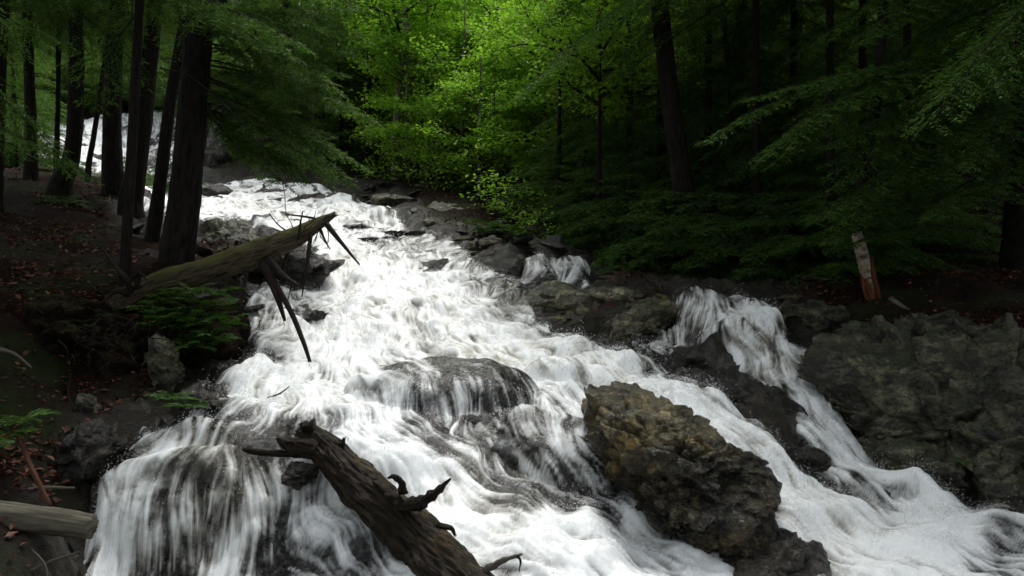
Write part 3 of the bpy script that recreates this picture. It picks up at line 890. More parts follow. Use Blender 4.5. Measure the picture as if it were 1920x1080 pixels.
# the humps themselves: closed rock bodies just under the sheet
for k, (a, b, d, rx, ry, h, p, lab) in enumerate(HUMPS):
    E = HE[k]
    c = at(a, b, d)
    st = 2
    sub = (slice(None, None, st), slice(None, None, st))
    m = (((X[sub] - c[0]) / rx) ** 2 + ((Y[sub] - c[1] - .15 * ry) / ry) ** 2) < 1.45
    i0, i1 = np.where(m.any(1))[0][[0, -1]]; j0, j1 = np.where(m.any(0))[0][[0, -1]]
    i1 += 1; j1 += 1
    xs, ys, zs, es, ms = (q[sub][i0:i1, j0:j1] for q in (X, Y, ZR, E, VEIL)) if False else (X[sub][i0:i1, j0:j1], Y[sub][i0:i1, j0:j1], ZR[sub][i0:i1, j0:j1], E[sub][i0:i1, j0:j1], m[i0:i1, j0:j1])
    top = zs + .012 - .035 * np.abs(fbm2(xs * 6, ys * 6, 200 + k, 4)) - .07 * (facet2(xs, ys, 3.2, 800 + k) + .6) * sstep(.02, .12, es) - .25 * sstep(.06, 0., es)
    nI, nJ = xs.shape
    idt = np.arange(nI * nJ).reshape(nI, nJ)
    f = ms[:-1, :-1] & ms[1:, :-1] & ms[:-1, 1:] & ms[1:, 1:]
    q1 = np.stack([idt[:-1, :-1][f], idt[:-1, 1:][f], idt[1:, 1:][f], idt[1:, :-1][f]], 1)
    q2 = q1[:, ::-1] + nI * nJ
    V_ = np.vstack([np.stack([xs, ys, top], -1).reshape(-1, 3), np.stack([xs, ys, top - .3], -1).reshape(-1, 3)])
    us = np.unique(q1); us = np.concatenate([us, us + nI * nJ]); rm = np.zeros(len(V_), np.int32); rm[us] = np.arange(len(us))
    base = np.array((c[0], c[1], V_[us, 2].min()))
    me = mesh_data('wet_rock', V_[us] - base, rm[np.vstack([q1, q2])], M['rock_wet'], {'cellv': np.tile(np.clip(facet2(xs, ys, 6.0, 850 + k) + .5, 0, 1).ravel(), 2)[us]})
    link('wet_rock', me, None, base, lab, 'rock', 'rocks awash in the stream')
print('water faces', len(Q), time.time() - T0)

# ------------------------------------------------------------------ ground sheet
NU2, NL2 = 500, 460
g2 = np.linspace(-1.5, 1.5, NU2); l2 = np.linspace(math.log(2.6), math.log(90), NL2)
U2, L2 = np.meshgrid(g2, l2); Y2 = np.exp(L2); X2 = U2 * Y2
V2 = lookup(U2, L2); Z2 = V2 * Y2
S2 = wet_sd(U2, L2, V2)
in_bed = sstep(-.5, .1, S2)
rel = bed_relief(X2, Y2, Z2) * np.clip(Y2 / 7, .6, 1.3)
Z2 = Z2 + .8 * hump_field(X2, Y2)[0] + rel * (.45 + .55 * in_bed) + .05 * fbm2(X2 * 2.5, Y2 * 2.5, 15, 4) * (1 - in_bed) - .05 * sstep(-.15, .2, S2)
Z2 = Z2 + (.16 * facet2(X2, Y2, 1.3, 700) + .06 * facet2(X2, Y2, 4.0, 710)) * sstep(-1.1, -.1, S2) * np.clip(Y2 / 9, .7, 1.5) - .05 * in_bed
crk = np.abs(fbm2(X2 * 2.3, Y2 * 2.3, 25, 4)); Z2 = Z2 - .10 * (1 - sstep(0, .12, crk)) * in_bed
rocky = np.clip(sstep(-.7, -.05, S2 + .3 * fbm2(X2, Y2, 44, 3)), 0, 1)
side = np.maximum(np.abs(U2) - .75, 0); Z2 = Z2 + side * Y2 * .35
ids = np.arange(NL2 * NU2).reshape(NL2, NU2)
Q = np.stack([ids[:-1, :-1], ids[:-1, 1:], ids[1:, 1:], ids[1:, :-1]], -1).reshape(-1, 4)
GV = np.stack([X2, Y2, Z2], -1).reshape(-1, 3)
# behind the viewer the ravine floor goes on
nb = 24
yb = 2.6 - np.linspace(0, 1, nb + 1)[1:] ** 1.5 * 40
XB = g2[None, ::4] * (2.6 + (2.6 - yb[:, None]) * .8); YB = np.repeat(yb[:, None], XB.shape[1], 1)
ZB = Z2[0, ::4][None] + 0 * XB + .3 * fbm2(XB * .3, YB * .3, 77, 3)
row0 = ids[0, ::4]
off = len(GV); idb = off + np.arange(XB.size).reshape(XB.shape); idb = np.vstack([row0[None], idb])
QB = np.stack([idb[:-1, :-1], idb[1:, :-1], idb[1:, 1:], idb[:-1, 1:]], -1).reshape(-1, 4)
GV = np.vstack([GV, np.stack([XB, YB, ZB], -1).reshape(-1, 3)])
rk = np.concatenate([rocky.ravel(), np.full(XB.size, .3)])
me = mesh_data('ground', GV, np.vstack([Q, QB]), M['ground'], {'rocky': rk})
link('ground', me, label='dark leaf-strewn forest floor and bedrock of the ravine', kind='structure')
def ground_at(x, y):
    """height of the finished ground sheet"""
    uu, LL = x / y, math.log(y)
    j = (uu - g2[0]) / (g2[1] - g2[0]); i = (LL - l2[0]) / (l2[1] - l2[0])
    j = min(max(j, 0), NU2 - 1.001); i = min(max(i, 0), NL2 - 1.001)
    a, b = int(i), int(j); s, t = i - a, j - b
    return Z2[a, b] * (1 - s) * (1 - t) + Z2[a + 1, b] * s * (1 - t) + Z2[a, b + 1] * (1 - s) * t + Z2[a + 1, b + 1] * s * t
print('ground', time.time() - T0)


# ------------------------------------------------------------------ boulders and stones
add_rock('boulder', [(1066,850),(1085,770),(1105,728),(1150,722),(1200,738),(1265,762),(1290,798),(1335,826),(1372,858),(1405,876),(1435,930),(1462,985),(1470,1040),(1340,1055),(1235,1015),(1165,945),(1105,895)],
         6.40, .75, 'rock_boulder', 'large craggy brown boulder standing in mid-stream, dark and wet below', 21, sub=7, cells=90, amp=.065, fine=.03, lean=.42, cuts=9, flat=2.2)
add_rock('ledge_rock', [(1330,1022),(1400,1000),(1470,1012),(1545,1055),(1590,1110),(1450,1130),(1330,1085)], 5.85, .35, 'rock_wet', 'low dark ledge at the foot of the large brown boulder', 22, lean=.8)
add_rock('slab_rock', [(970,545),(1040,524),(1130,524),(1210,538),(1262,560),(1255,600),(1185,628),(1110,622),(1050,604),(1000,582)], 11.2, .8, 'rock_slab', 'broad olive-grey sloping slab between the main chute and the right-hand fall', 23, sub=6, lean=1.6, cells=46, amp=.07, fine=.05)
add_rock('slab_rock', [(1100,640),(1150,590),(1230,556),(1290,560),(1250,610),(1190,652),(1130,660)], 10.5, .5, 'rock_slab', 'ridged pale rock running down beside the olive slab', 24, lean=1.4, amp=.07)
add_rock('mossy_rock', [(368,412),(420,404),(470,424),(512,450),(505,490),(430,505),(368,495)], 13.0, .7, 'rock_grey', 'mossy grey rock behind the thick dark trunk on the left bank', 25, lean=.9)
add_rock('wet_rock', [(440,520),(468,470),(540,463),(600,480),(642,505),(600,530),(560,555),(470,562)], 11.7, .6, 'rock_wet', 'dark wet rock under the middle of the mossy fallen trunk', 26, lean=.9)
add_rock('wet_rock', [(470,604),(500,580),(560,569),(622,585),(627,615),(590,642),(505,645)], 9.9, .45, 'rock_wet', 'dark wet rock at the stream edge behind the long hanging branch', 27, lean=.7)
add_rock('mossy_mound', [(262,600),(300,560),(350,545),(410,552),(446,590),(474,645),(462,692),(400,722),(340,720),(290,680)], 8.55, .5, 'earth', 'earthy mound overgrown with ferns below the mossy fallen trunk', 28, lean=.5, amp=.05)
eb = add_rock('earth_bank', [(40,620),(100,556),(190,548),(258,585),(290,660),(284,750),(200,765),(120,745),(70,700)], 8.0, .5, 'earth', 'black undercut earth bank hung with roots on the left', 35, cat='bank', lean=-.12, amp=.07)
add_rock('standing_stone', [(268,650),(280,622),(304,626),(330,665),(345,710),(342,748),(318,748),(292,710)], 7.8, .2, 'rock_grey', 'pale upright stone leaning against the fern mound', 29, amp=.05)
add_rock('wet_rock', [(345,722),(380,712),(425,728),(450,765),(440,785),(360,782)], 7.35, .3, 'rock_wet', 'dark rock at the bank just above the lower left waterfall', 30)
add_rock('mossy_rock', [(146,742),(165,735),(186,770),(182,785),(150,784)], 7.1, .12, 'rock_grey', 'small greenish stone in the dark hollow of the left bank', 31)
add_rock('wet_rock', [(95,830),(130,795),(200,785),(240,800),(225,850),(200,890),(140,910),(100,890)], 6.45, .35, 'rock_wet', 'glistening black rock on the bank left of the lower left waterfall', 32)
add_rock('wet_rock', [(525,880),(560,862),(600,880),(600,915),(560,920),(530,905)], 6.28, .15, 'rock_wet', 'small black rock against the underside of the dark foreground log', 33)
MID = [((655,442,778,460),15.8,'long thin dark ledge in the upper stream'),((712,446,780,471),15.2,'dark blocky rock at the right end of the upper stream ledge'),
 ((700,432,800,446),16.3,'thin wet ledge above the dark blocky rock'),((878,446,905,472),14.7,'olive angular stone beside the brown block stone'),
 ((893,440,946,470),14.9,'brown block-shaped stone on the right edge of the upper stream'),((905,462,962,496),14.1,'pile-like black rock below the brown block stone'),
 ((838,468,908,488),14.3,'flat black rock beneath the olive stone'),((773,340,809,364),22.5,'dark boulder at the edge of the green undergrowth upstream'),
 ((680,343,706,360),23,'small dark stone upstream beside the hemlock boughs'),((730,388,748,412),18.2,'small dark rock standing in the upper chute'),
 ((704,390,728,406),18.4,'smaller dark rock in the upper chute'),((788,408,822,440),17,'brown wet rock at the right edge of the upper chute'),
 ((690,364,800,398),19.5,'long flat rock shelf on the far bank'),((780,378,900,424),18.6,'dark layered rock shelf below the undergrowth'),
 ((1115,458,1142,478),15.5,'pale stone under the dark hemlocks right of the small fall'),((805,798,868,838),6.95,'black rock below the broad veiled rock'),
 ((868,778,906,806),7.1,'small round black rock below the broad veiled rock'),((918,828,962,862),6.75,'black rock with water dripping around it left of the boulder'),
 ((695,794,742,816),7.0,'low rock tip showing through the foam near the dark log'),((1488,838,1560,886),7.45,'dark low rock splitting the two chutes on the right'),
 ((985,845,1075,880),6.8,'black hollow rock under the left edge of the brown boulder'),((640,420,700,436),17,'thin dark rock edge under the end of the mossy fallen trunk'),
 ((378,345,440,372),21.5,'flat dark rock in the upper stream behind the thick trunk'),((1380,520,1480,575),11.4,'dark rock behind the lip of the right-hand fall'),
 ((262,256,298,334),28.0,'grey rock face beside the far waterfall behind the trunks'),((300,232,350,336),28.5,'tall grey rock right of the far waterfall behind the trunks'),((80,226,108,256),28.2,'dark rock at the head of the far waterfall near the left edge'),((146,268,172,292),27.5,'small dark rock low in the far waterfall'),((385,215,440,332),27.5,'grey cliff rock behind the thickest trunk'),
 ((465,540,505,570),10.9,'small black rock at the stream edge under the hanging branches'),((1450,560,1500,640),10.6,'black rock right of the lip of the right-hand fall')]
for i, (bx, d, lab) in enumerate(MID):
    wpx = (bx[2] - bx[0]) * K * d
    add_rock('stone' if wpx < .5 else 'wet_rock', box(*bx, n=10, seed=i), d, wpx * .4, 'rock_brown' if 'brown' in lab else ('rock_slab' if ('shelf' in lab or 'pale' in lab or 'olive' in lab) else 'rock_wet'), lab, 50 + i, sub=4, cells=18, amp=.08, lean=.6, cat='stone' if wpx < .5 else 'rock', group='rocks along the stream')
add_rock('rock_rib', [(1228,690),(1330,704),(1420,724),(1472,758),(1515,800),(1508,838),(1440,795),(1380,758),(1290,724)], 8.45, .35, 'rock_wet', 'dark rib of rock between the main chute and the right-hand fall', 34, lean=1.0, amp=.07)
# the outcrop on the right bank: one mass of rock, split into blocks
oc = link('rock_outcrop', None, None, at(1750, 900, 7.9), 'craggy mossy rock outcrop rising from the water on the right bank', 'rock outcrop')
CL = [([(1540,655),(1580,605),(1690,585),(1830,585),(1960,590),(2080,640),(2090,985),(1920,972),(1830,955),(1750,930),(1670,885),(1600,815),(1550,745)],7.95),
 ([(1470,572),(1540,560),(1610,580),(1590,640),(1545,670),(1490,640)],10.2),
 ([(1535,660),(1575,612),(1680,588),(1725,640),(1695,722),(1610,735),(1550,722)],9.2),([(1552,715),(1640,700),(1705,740),(1705,835),(1645,865),(1580,800)],8.45),
 ([(1785,620),(1930,606),(1980,700),(1925,770),(1825,745)],8.65),([(1695,718),(1800,708),(1835,800),(1795,865),(1705,845)],7.95),([(1640,832),(1720,818),(1805,850),(1815,935),(1760,950),(1670,905)],7.55),
 ([(1795,790),(1900,760),(1975,820),(1985,968),(1880,985),(1800,960)],7.1),([(1690,590),(1800,578),(1850,640),(1800,690),(1700,670)],9.0)]
for i, (pl, d) in enumerate(CL):
    O, F, org = outline_rock(pl, d, .55, 80 + i, sub=7 if i == 0 else 6, lean=.75 if i == 0 else .5, cells=110 if i == 0 else 40, amp=.085 if i == 0 else .09, fine=.022, flat=5.0 if i == 0 else 3.5, cuts=8 if i == 0 else 20, yaw=.40 if i == 0 else .2)
    link('block', mesh_data('block', O, F, M['rock_cliff'], {'cellv': CELLV[len(O)]}), oc, org - at(1750, 900, 7.9))
rg = np.random.default_rng(8)
chips = []
for i in range(6):
    V, F = get_ico(4)
    V = V * np.array((1, .8, .7)) * .5
    for _ in range(16):
        nv = rg.normal(0, 1, 3); nv /= np.linalg.norm(nv); dt = V @ nv; lim = dt.max() * rg.uniform(.6, .9)
        V = V - np.maximum(dt - lim, 0)[:, None] * nv
    V = crag(V, .7, 120 + i, 12, .06, .02)
    chips.append(mesh_data('stone', V, F, M['rock_cliff'], {'cellv': CELLV[len(V)]}))
bank_chips = []
for c_ in chips:
    bank_chips.append(c_.copy()); bank_chips[-1].materials[0] = M['rock_wet'] if len(bank_chips) % 3 else M['rock_brown']
for i in range(0):
    a, b = rg.uniform(1560, 1930), rg.uniform(590, 940)
    if poly_sd(np.array([a]), np.array([b]), [(1545,650),(1600,595),(1930,590),(1960,960),(1830,945),(1640,850),(1570,760)])[0] < 8: continue
    d = 9.3 - (b - 590) / 350 * 1.7 - .45 - (a - 1560) / 400 * .35 * .4
    o = link('stone', chips[i % 6], oc, at(a, b, d) - at(1750, 900, 7.9))
    o.scale = [rg.uniform(.14, .42) * q for q in (1.2, 1, .8)]; o.rotation_euler = rg.uniform(0, 6.28, 3)
rg = np.random.default_rng(18)
scat = []
while len(scat) < 90:
    u_, L_ = rg.uniform(-.45, .6), rg.uniform(math.log(8.5), math.log(25))
    v_ = float(lookup(u_, L_)); sd_ = float(wet_sd(np.array([u_]), np.array([L_]), np.array([v_]))[0])
    if not (-.9 < sd_ < .02): continue
    y_ = math.exp(L_); x_ = u_ * y_
    o = link('stone', bank_chips[len(scat) % 6], None, (x_, y_, ground_at(x_, y_) + .01), None, 'stone', 'stones along the stream banks')
    q_ = rg.uniform(.12, .42) * (.7 + y_ / 30); o.scale = (q_ * 1.9, q_ * 1.2, q_ * rg.uniform(.3, .55)); o.rotation_euler = (rg.normal(0, .25), rg.normal(0, .25), rg.uniform(0, 6.28))
    scat.append(o)
name_rows(scat, 'loose wet stone on the stream bank', (10.5, 13, 16, 19.5), ('nearest stretch', 'lower stretch', 'middle stretch', 'upper stretch', 'farthest stretch'))
print('boulders', time.time() - T0)

# ------------------------------------------------------------------ tubes: logs, trunks, sticks
def tube(pts, radii, ns=14, nseg=24, seed=0, lump=.08, ridge=.0, jag0=0, jag1=0, seg_f=3.0):
    P = catmull(pts, nseg)
    R = np.interp(np.linspace(0, 1, nseg), np.linspace(0, 1, len(radii)), radii)
    T = np.gradient(P, axis=0); T /= np.linalg.norm(T, axis=1)[:, None] + 1e-9
    ref = np.array((0, 0, 1.)) if abs(T[0][2]) < .8 else np.array((0, 1., 0))
    A_ = np.cross(T, ref); A_ /= np.linalg.norm(A_, axis=1)[:, None] + 1e-9
    B_ = np.cross(A_, T)
    th = np.linspace(0, 2 * math.pi, ns, endpoint=False)
    c, s_ = np.cos(th), np.sin(th)
    s_len = np.concatenate([[0], np.cumsum(np.linalg.norm(np.diff(P, axis=0), axis=1))])
    tc = np.stack([np.repeat(c[None], nseg, 0) * .16, np.repeat(s_[None], nseg, 0) * .16, np.repeat(s_len[:, None], ns, 1)], -1).reshape(-1, 3)
    q = tc / .16 * np.array((1, 1, .16 * seg_f))
    d = 1 + lump * fbm3(q, 1.0, seed, 3)
    if ridge:
        d = d + ridge * (np.abs(fbm3(tc / .16 * np.array((2.2, 2.2, .5)), 1.3, seed + 7, 4)) * -2 + .5)
    rr = (R[:, None] * np.ones(ns)[None]).ravel() * d
    V = np.repeat(P, ns, 0) + (np.tile(c, nseg) * rr)[:, None] * np.repeat(A_, ns, 0) + (np.tile(s_, nseg) * rr)[:, None] * np.repeat(B_, ns, 0)
    rgj = np.random.default_rng(seed)
    for (j, e, sg) in ((jag0, 0, -1), (jag1, nseg - 1, 1)):
        if j:
            V[e * ns:(e + 1) * ns] += sg * T[e] * (rgj.uniform(-.2, 1, ns) * j)[:, None]
    tc = tc + np.array((0, 0, seed * 1.7))
    ids = np.arange(nseg * ns).reshape(nseg, ns); nx = np.roll(ids, -1, 1)
    F = np.stack([ids[:-1], nx[:-1], nx[1:], ids[1:]], -1).reshape(-1, 4)
    c0, c1 = len(V), len(V) + 1
    V = np.vstack([V, P[0], P[-1]]); tc = np.vstack([tc, tc[0], tc[-3]])
    C0 = np.stack([nx[0], ids[0], np.full(ns, c0)], 1); C1 = np.stack([ids[-1], nx[-1], np.full(ns, c1)], 1)
    return V, [F, np.vstack([C0, C1])], tc

def tube_obj(name, ipts, ir, mat, parent=None, org=None, world=False, **kw):
    """ipts: (column, row, metres) points, ir: radii in photo pixels"""
    if world:
        P = np.array(ipts, float); R = ir
    else:
        P = np.array([at(*p) for p in ipts]); R = [r * K * p for r, p in zip(ir, np.interp(np.linspace(0, 1, len(ir)), np.linspace(0, 1, len(ipts)), [q[2] for q in ipts]))]
    o = P[0] if org is None else org
    V, F, tc = tube(P - o, R, **kw)
    me = mesh_data(name, V, F, M[mat], {'tc': tc})
    return link(name, me, parent, o if parent is None else None)

# the mossy trunk fallen over the water
org = at(262, 545, 8.7)
lg = link('fallen_trunk', None, None, org, 'mossy broken tree trunk leaning out over the stream from the left bank', 'fallen tree')
tube_obj('trunk', [(205,575,8.5),(240,558,8.6),(300,532,8.75),(400,503,8.9),(500,468,9.1),(560,441,9.3),(600,418,9.5),(624,404,9.6)], [17,21,23,24,23,17,11,5], 'bark_moss', lg, org, ns=44, nseg=120, seed=1, lump=.16, ridge=.12, jag1=.07)
for i, (p, r) in enumerate([([(490,492,9.0),(520,540,8.9),(548,590,8.8),(572,650,8.7),(592,716,8.6)], [8,6,5,4,2]),
    ([(612,420,9.5),(640,455,9.4),(674,496,9.3)], [6,4,1.5]), ([(464,500,9.0),(456,545,8.9),(447,612,8.8)], [4,3.5,2]),
    ([(583,440,9.3),(575,500,9.2),(566,557,9.1)], [4,3,1.2]), ([(503,485,9.0),(530,515,8.9),(566,540,8.8)], [8,5,2]),
    ([(545,455,9.3),(532,500,9.2),(522,548,9.1)], [3.5,3,1]), ([(602,412,9.5),(570,406,9.5),(535,402,9.5)], [2.5,2,1]),
    ([(600,428,9.4),(608,448,9.4),(619,468,9.4)], [3,2,1]), ([(496,500,9.0),(518,550,8.9),(534,602,8.9)], [8,7,3]),
    ([(560,450,9.2),(563,420,9.2),(568,395,9.2)], [3,2,1]), ([(520,470,9.1),(545,520,9.1),(540,565,9.2)], [2,1.5,.8]),
    ([(590,425,9.4),(560,460,9.4),(520,470,9.3)], [2,1.2,.8]), ([(505,400,9.3),(520,420,9.25),(540,435,9.2)], [1,1.3,2])]):
    tube_obj('branch_stub', p, r, 'dead_twig', lg, org, ns=8, nseg=16, seed=20 + i, lump=.2)
rq = np.random.default_rng(66)
for i in range(16):
    f = rq.uniform(0, 1); a_, b_ = 470 + 145 * f, 480 - 68 * f
    up_ = rq.random() < .4; l_ = rq.uniform(14, 60)
    ex, ey = rq.normal(8, 22), (-l_ * .7 if up_ else l_)
    d_ = 9.1 + .45 * f
    tube_obj('twig', [(a_, b_, d_), (a_ + ex * .4 + rq.normal(0, 3), b_ + ey * .5, d_ - .05), (a_ + ex, b_ + ey, d_ - rq.uniform(-.15, .25))], [1.5, 1.0, .5], 'dead_twig', lg, org, ns=5, nseg=10, seed=700 + i, lump=.2)
# roots and splinters where it broke
for i, (p, r) in enumerate([([(245,545,8.5),(235,520,8.4),(215,500,8.4)],[7,5,2]),([(255,540,8.5),(262,515,8.45),(268,500,8.45)],[6,4,1.5]),([(240,550,8.5),(220,545,8.4),(200,560,8.4)],[8,5,2]),([(250,520,8.45),(262,512,8.4),(275,525,8.4)],[4,3,1]),([(238,525,8.5),(210,490,8.5),(190,462,8.6)],[6,4,2])]):
    tube_obj('root', p, r, 'dead_twig', lg, org, ns=8, nseg=14, seed=60 + i, lump=.25)

# the dark drift log in the foreground
org = at(740, 960, 5.8)
lg = link('drift_log', None, None, org, 'big dark rotten log lying diagonally in the foreground water', 'log')
tube_obj('trunk', [(575,812,6.55),(620,855,6.35),(690,925,6.05),(770,1000,5.75),(860,1085,5.4),(960,1180,5.05)], [19,30,38,43,47,50], 'wood_wet', lg, org, ns=110, nseg=220, seed=3, lump=.30, ridge=.26, jag0=.07, seg_f=3.0)
for i, (p, r) in enumerate([([(745,948,5.72),(785,944,5.66),(815,925,5.64),(843,899,5.62)], [9,12,9,1.5]),
    ([(700,905,5.9),(715,912,5.85),(740,935,5.75),(765,950,5.7)], [4,7,9,8]), ([(755,925,5.72),(752,905,5.7),(738,894,5.7),(728,896,5.7)], [8,6,5,2]),
    ([(900,1075,5.3),(935,1055,5.25),(975,1040,5.2)], [8,5,2]), ([(970,1042,5.2),(976,1052,5.2),(974,1068,5.2)], [3,2,1]),
    ([(590,800,6.45),(572,800,6.45),(566,794,6.45)], [14,9,3]), ([(630,835,6.3),(642,832,6.3),(645,824,6.3)], [8,6,3]), ([(820,985,5.5),(845,990,5.45),(852,1002,5.45)], [6,5,2])]):
    tube_obj('branch_stub', p, r, 'wood_wet' if i != 3 else 'bark_pale', lg, org, ns=14, nseg=34, seed=90 + i, lump=.7, ridge=.3, seg_f=26, jag1=.02)
tube_obj('broken_limb', [(600,845,6.35),(560,838,6.4),(535,830,6.42),(522,822,6.44)], [20,17,12,3], 'wood_wet', lg, org, ns=20, nseg=30, seed=101, lump=.6, ridge=.25, seg_f=14, jag1=.03)
sk = tube_obj('driftwood_stick', [(556,852,6.4),(520,850,6.42),(480,847,6.44),(455,842,6.46)], [5,7,6,4], 'wood_wet', ns=10, nseg=20, seed=102, lump=.3); tag(sk, 'short black stick lying in the foam left of the dark log', 'stick')
sk = tube_obj('floating_twig', [(502,745,7.6),(520,740,7.55),(532,733,7.55),(543,724,7.55)], [1.2,1.6,1.5,.8], 'dead_twig', ns=6, nseg=12, seed=103); tag(sk, 'thin dark twig on the white water below the hanging branch', 'twig')
# bank wood on the left
lo = tube_obj('cut_log', [(-60,958,5.25),(20,968,5.2),(100,978,5.2),(172,988,5.2)], [24,26,24,21], 'wood_pale', ns=40, nseg=70, seed=104, lump=.22, ridge=.10, jag1=.012); tag(lo, 'pale bleached log lying on the left bank beside the lower waterfall', 'log')
STK = [([(35,815,5.5),(60,880,5.4),(95,948,5.3)],[5,5,3.5],'red_stick','reddish-brown stick leaning over the pale log'),
 ([(-20,930,5.6),(70,915,5.6),(140,915,5.6)],[5,4,2],'wood_pale','pale thin stick lying behind the pale log'),
 ([(40,1082,4.9),(90,1055,4.9),(150,1035,4.9)],[4,3,2],'bark_pale','crooked twig on the bank in the bottom left corner'),
 ([(88,1100,4.8),(85,1060,4.85),(60,1030,4.9)],[3,2,1.5],'bark_pale','short forked twig in the bottom left corner'),
 ([(50,500,9.4),(80,515,9.3),(118,538,9.2)],[4,3.5,2],'dead_twig','dark fallen stick on the leaf litter of the left bank'),
 ([(0,655,7.0),(30,665,7.0),(60,690,7.0)],[4,3,2],'bark_pale','grey stick on the dark left bank above the red leaves'),
 ([(140,770,6.8),(128,740,6.85),(133,700,6.9)],[2.5,2,1],'dead_twig','upright dead twig beside the small greenish stone'),
 ([(1670,560,10.2),(1720,590,9.8),(1790,590,9.5)],[5,4,2],'bark_pale','pale root-like stick beside the birch base'),
 ([(1835,640,8.6),(1855,622,8.6),(1880,600,8.7)],[3,3,2],'bark_pale','pale stick on top of the mossy outcrop')]
for i, (p, r, m_, lab) in enumerate(STK):
    sk = tube_obj('stick', p, r, m_, ns=8, nseg=14, seed=110 + i, lump=.2); tag(sk, lab, 'stick')
rr_ = np.random.default_rng(5)
for i in range(34):
    a_, b_ = rr_.uniform(60, 290), rr_.uniform(560, 690)
    l_ = rr_.uniform(15, 80); j_ = rr_.normal(0, 34)
    o = tube_obj('root', [(a_, b_, 7.62), (a_ + j_ * .7, b_ + l_ * .3, 7.5), (a_ + j_ * .8 + rr_.normal(0, 8), b_ + l_, 7.5)], [1.3, .8, .4], 'dead_twig', None, None, ns=5, nseg=9, seed=600 + i, lump=.2)
    o.parent = eb; o.location = o.location - eb.location
print('logs', time.time() - T0)

# ------------------------------------------------------------------ foliage
UPV = np.array((0, 0, 1.))
def unit(a):
    return a / (np.linalg.norm(a, axis=-1, keepdims=True) + 1e-9)

class Leaves:
    def __init__(self): self.q = []; self.r = []
    def add(self, base, dirn, length, width, nrm, rnd, fold=0.0):
        side = unit(np.cross(dirn, nrm)); up_ = unit(np.cross(side, dirn))
        mid = base + dirn * (length * .5)[:, None]
        lift = up_ * (width * fold)[:, None]
        q = np.stack([base, mid - side * (width * .5)[:, None] + lift, base + dirn * length[:, None], mid + side * (width * .5)[:, None] + lift], 1)
        self.q.append(q); self.r.append(rnd)
    def mesh(self, name, mat):
        q = np.concatenate(self.q); r = np.repeat(np.concatenate(self.r), 4)
        n = len(q)
        F = np.arange(n * 4).reshape(n, 4)
        return mesh_data(name, q.reshape(-1, 3), F, mat, {'rnd': r}, smooth=False)

class Twigs:
    def __init__(self): self.V = []; self.F = []; self.n = 0; self.tc = []
    def add(self, P, r0, r1, ns=4):
        n = len(P); T = unit(np.gradient(P, axis=0)); A_ = unit(np.cross(T, np.array((.31, .2, .93)))); B_ = np.cross(A_, T)
        th = np.linspace(0, 2 * math.pi, ns, endpoint=False); R = np.linspace(r0, r1, n)
        V = (P[:, None] + (np.cos(th)[None, :, None] * A_[:, None] + np.sin(th)[None, :, None] * B_[:, None]) * R[:, None, None]).reshape(-1, 3)
        ids = self.n + np.arange(n * ns).reshape(n, ns); nx = np.roll(ids, -1, 1)
        self.F.append(np.stack([ids[:-1], nx[:-1], nx[1:], ids[1:]], -1).reshape(-1, 4)); self.V.append(V); self.tc.append(V); self.n += n * ns
    def mesh(self, name, mat):
        return mesh_data(name, np.vstack(self.V), np.vstack(self.F), mat, {'tc': np.vstack(self.tc)})

def hemlock_bough(lv, tw, P0, P1, W, rg, arch=.1, spacing=.075, bl=.062, thick=.012):
    P0, P1 = np.asarray(P0, float), np.asarray(P1, float)
    Ln = np.linalg.norm(P1 - P0)
    t = np.linspace(0, 1, 10)[:, None]
    Pm = (P0 + P1) / 2 + np.array((0, 0, arch * Ln)) + rg.normal(0, .04 * Ln, 3)
    ax = P0 * (1 - t) ** 2 + 2 * Pm * t * (1 - t) + P1 * t ** 2
    tw.add(ax, thick, .003, 3)
    n = max(4, int(Ln / spacing))
    tt = np.tile(np.linspace(.14, 1, n), 2); sg = np.repeat((1., -1.), n)
    tt = np.clip(tt + rg.normal(0, .3 / n, 2 * n), .1, 1)[:, None]
    pos = P0 * (1 - tt) ** 2 + 2 * Pm * tt * (1 - tt) + P1 * tt ** 2
    tan = unit(2 * (1 - tt) * (Pm - P0) + 2 * tt * (P1 - Pm))
    sd_ = unit(np.cross(tan, UPV))
    lt = W * (1.05 - tt[:, 0]) ** .65 * np.minimum(1, tt[:, 0] * 3 + .25) * rg.uniform(.45, 1.15, 2 * n) + .05
    d = unit(tan * .62 + sd_ * sg[:, None] * .8 + UPV * rg.normal(-.12, .13, 2 * n)[:, None])
    m = int(np.ceil(lt.max() / (bl * .52)))
    j = np.arange(m)[None]
    cnt = np.ceil(lt / (bl * .52))[:, None]
    f = j / np.maximum(cnt, 1)
    ok = (j < cnt).ravel()
    sag = -(f * lt[:, None]) ** 2 * .45
    bp = pos[:, None] + d[:, None] * (f * lt[:, None])[..., None] + UPV * sag[..., None]
    pr = unit(np.cross(d, UPV))
    for s2 in (1, -1):
        k = int(ok.sum())
        base = bp.reshape(-1, 3)[ok]
        dd = np.repeat(d[:, None], m, 1).reshape(-1, 3)[ok]; pp = np.repeat(pr[:, None], m, 1).reshape(-1, 3)[ok]
        b = unit(dd * .7 + s2 * pp * .72 + rg.normal(0, .2, (k, 3)) - UPV * .12)
        ln = bl * rg.uniform(.7, 1.35, k)
        lv.add(base, b, ln, ln * .24, unit(UPV + rg.normal(0, .45, (k, 3))), rg.random(k) * .8 + .2 * (f.ravel()[ok] > .7), .08)

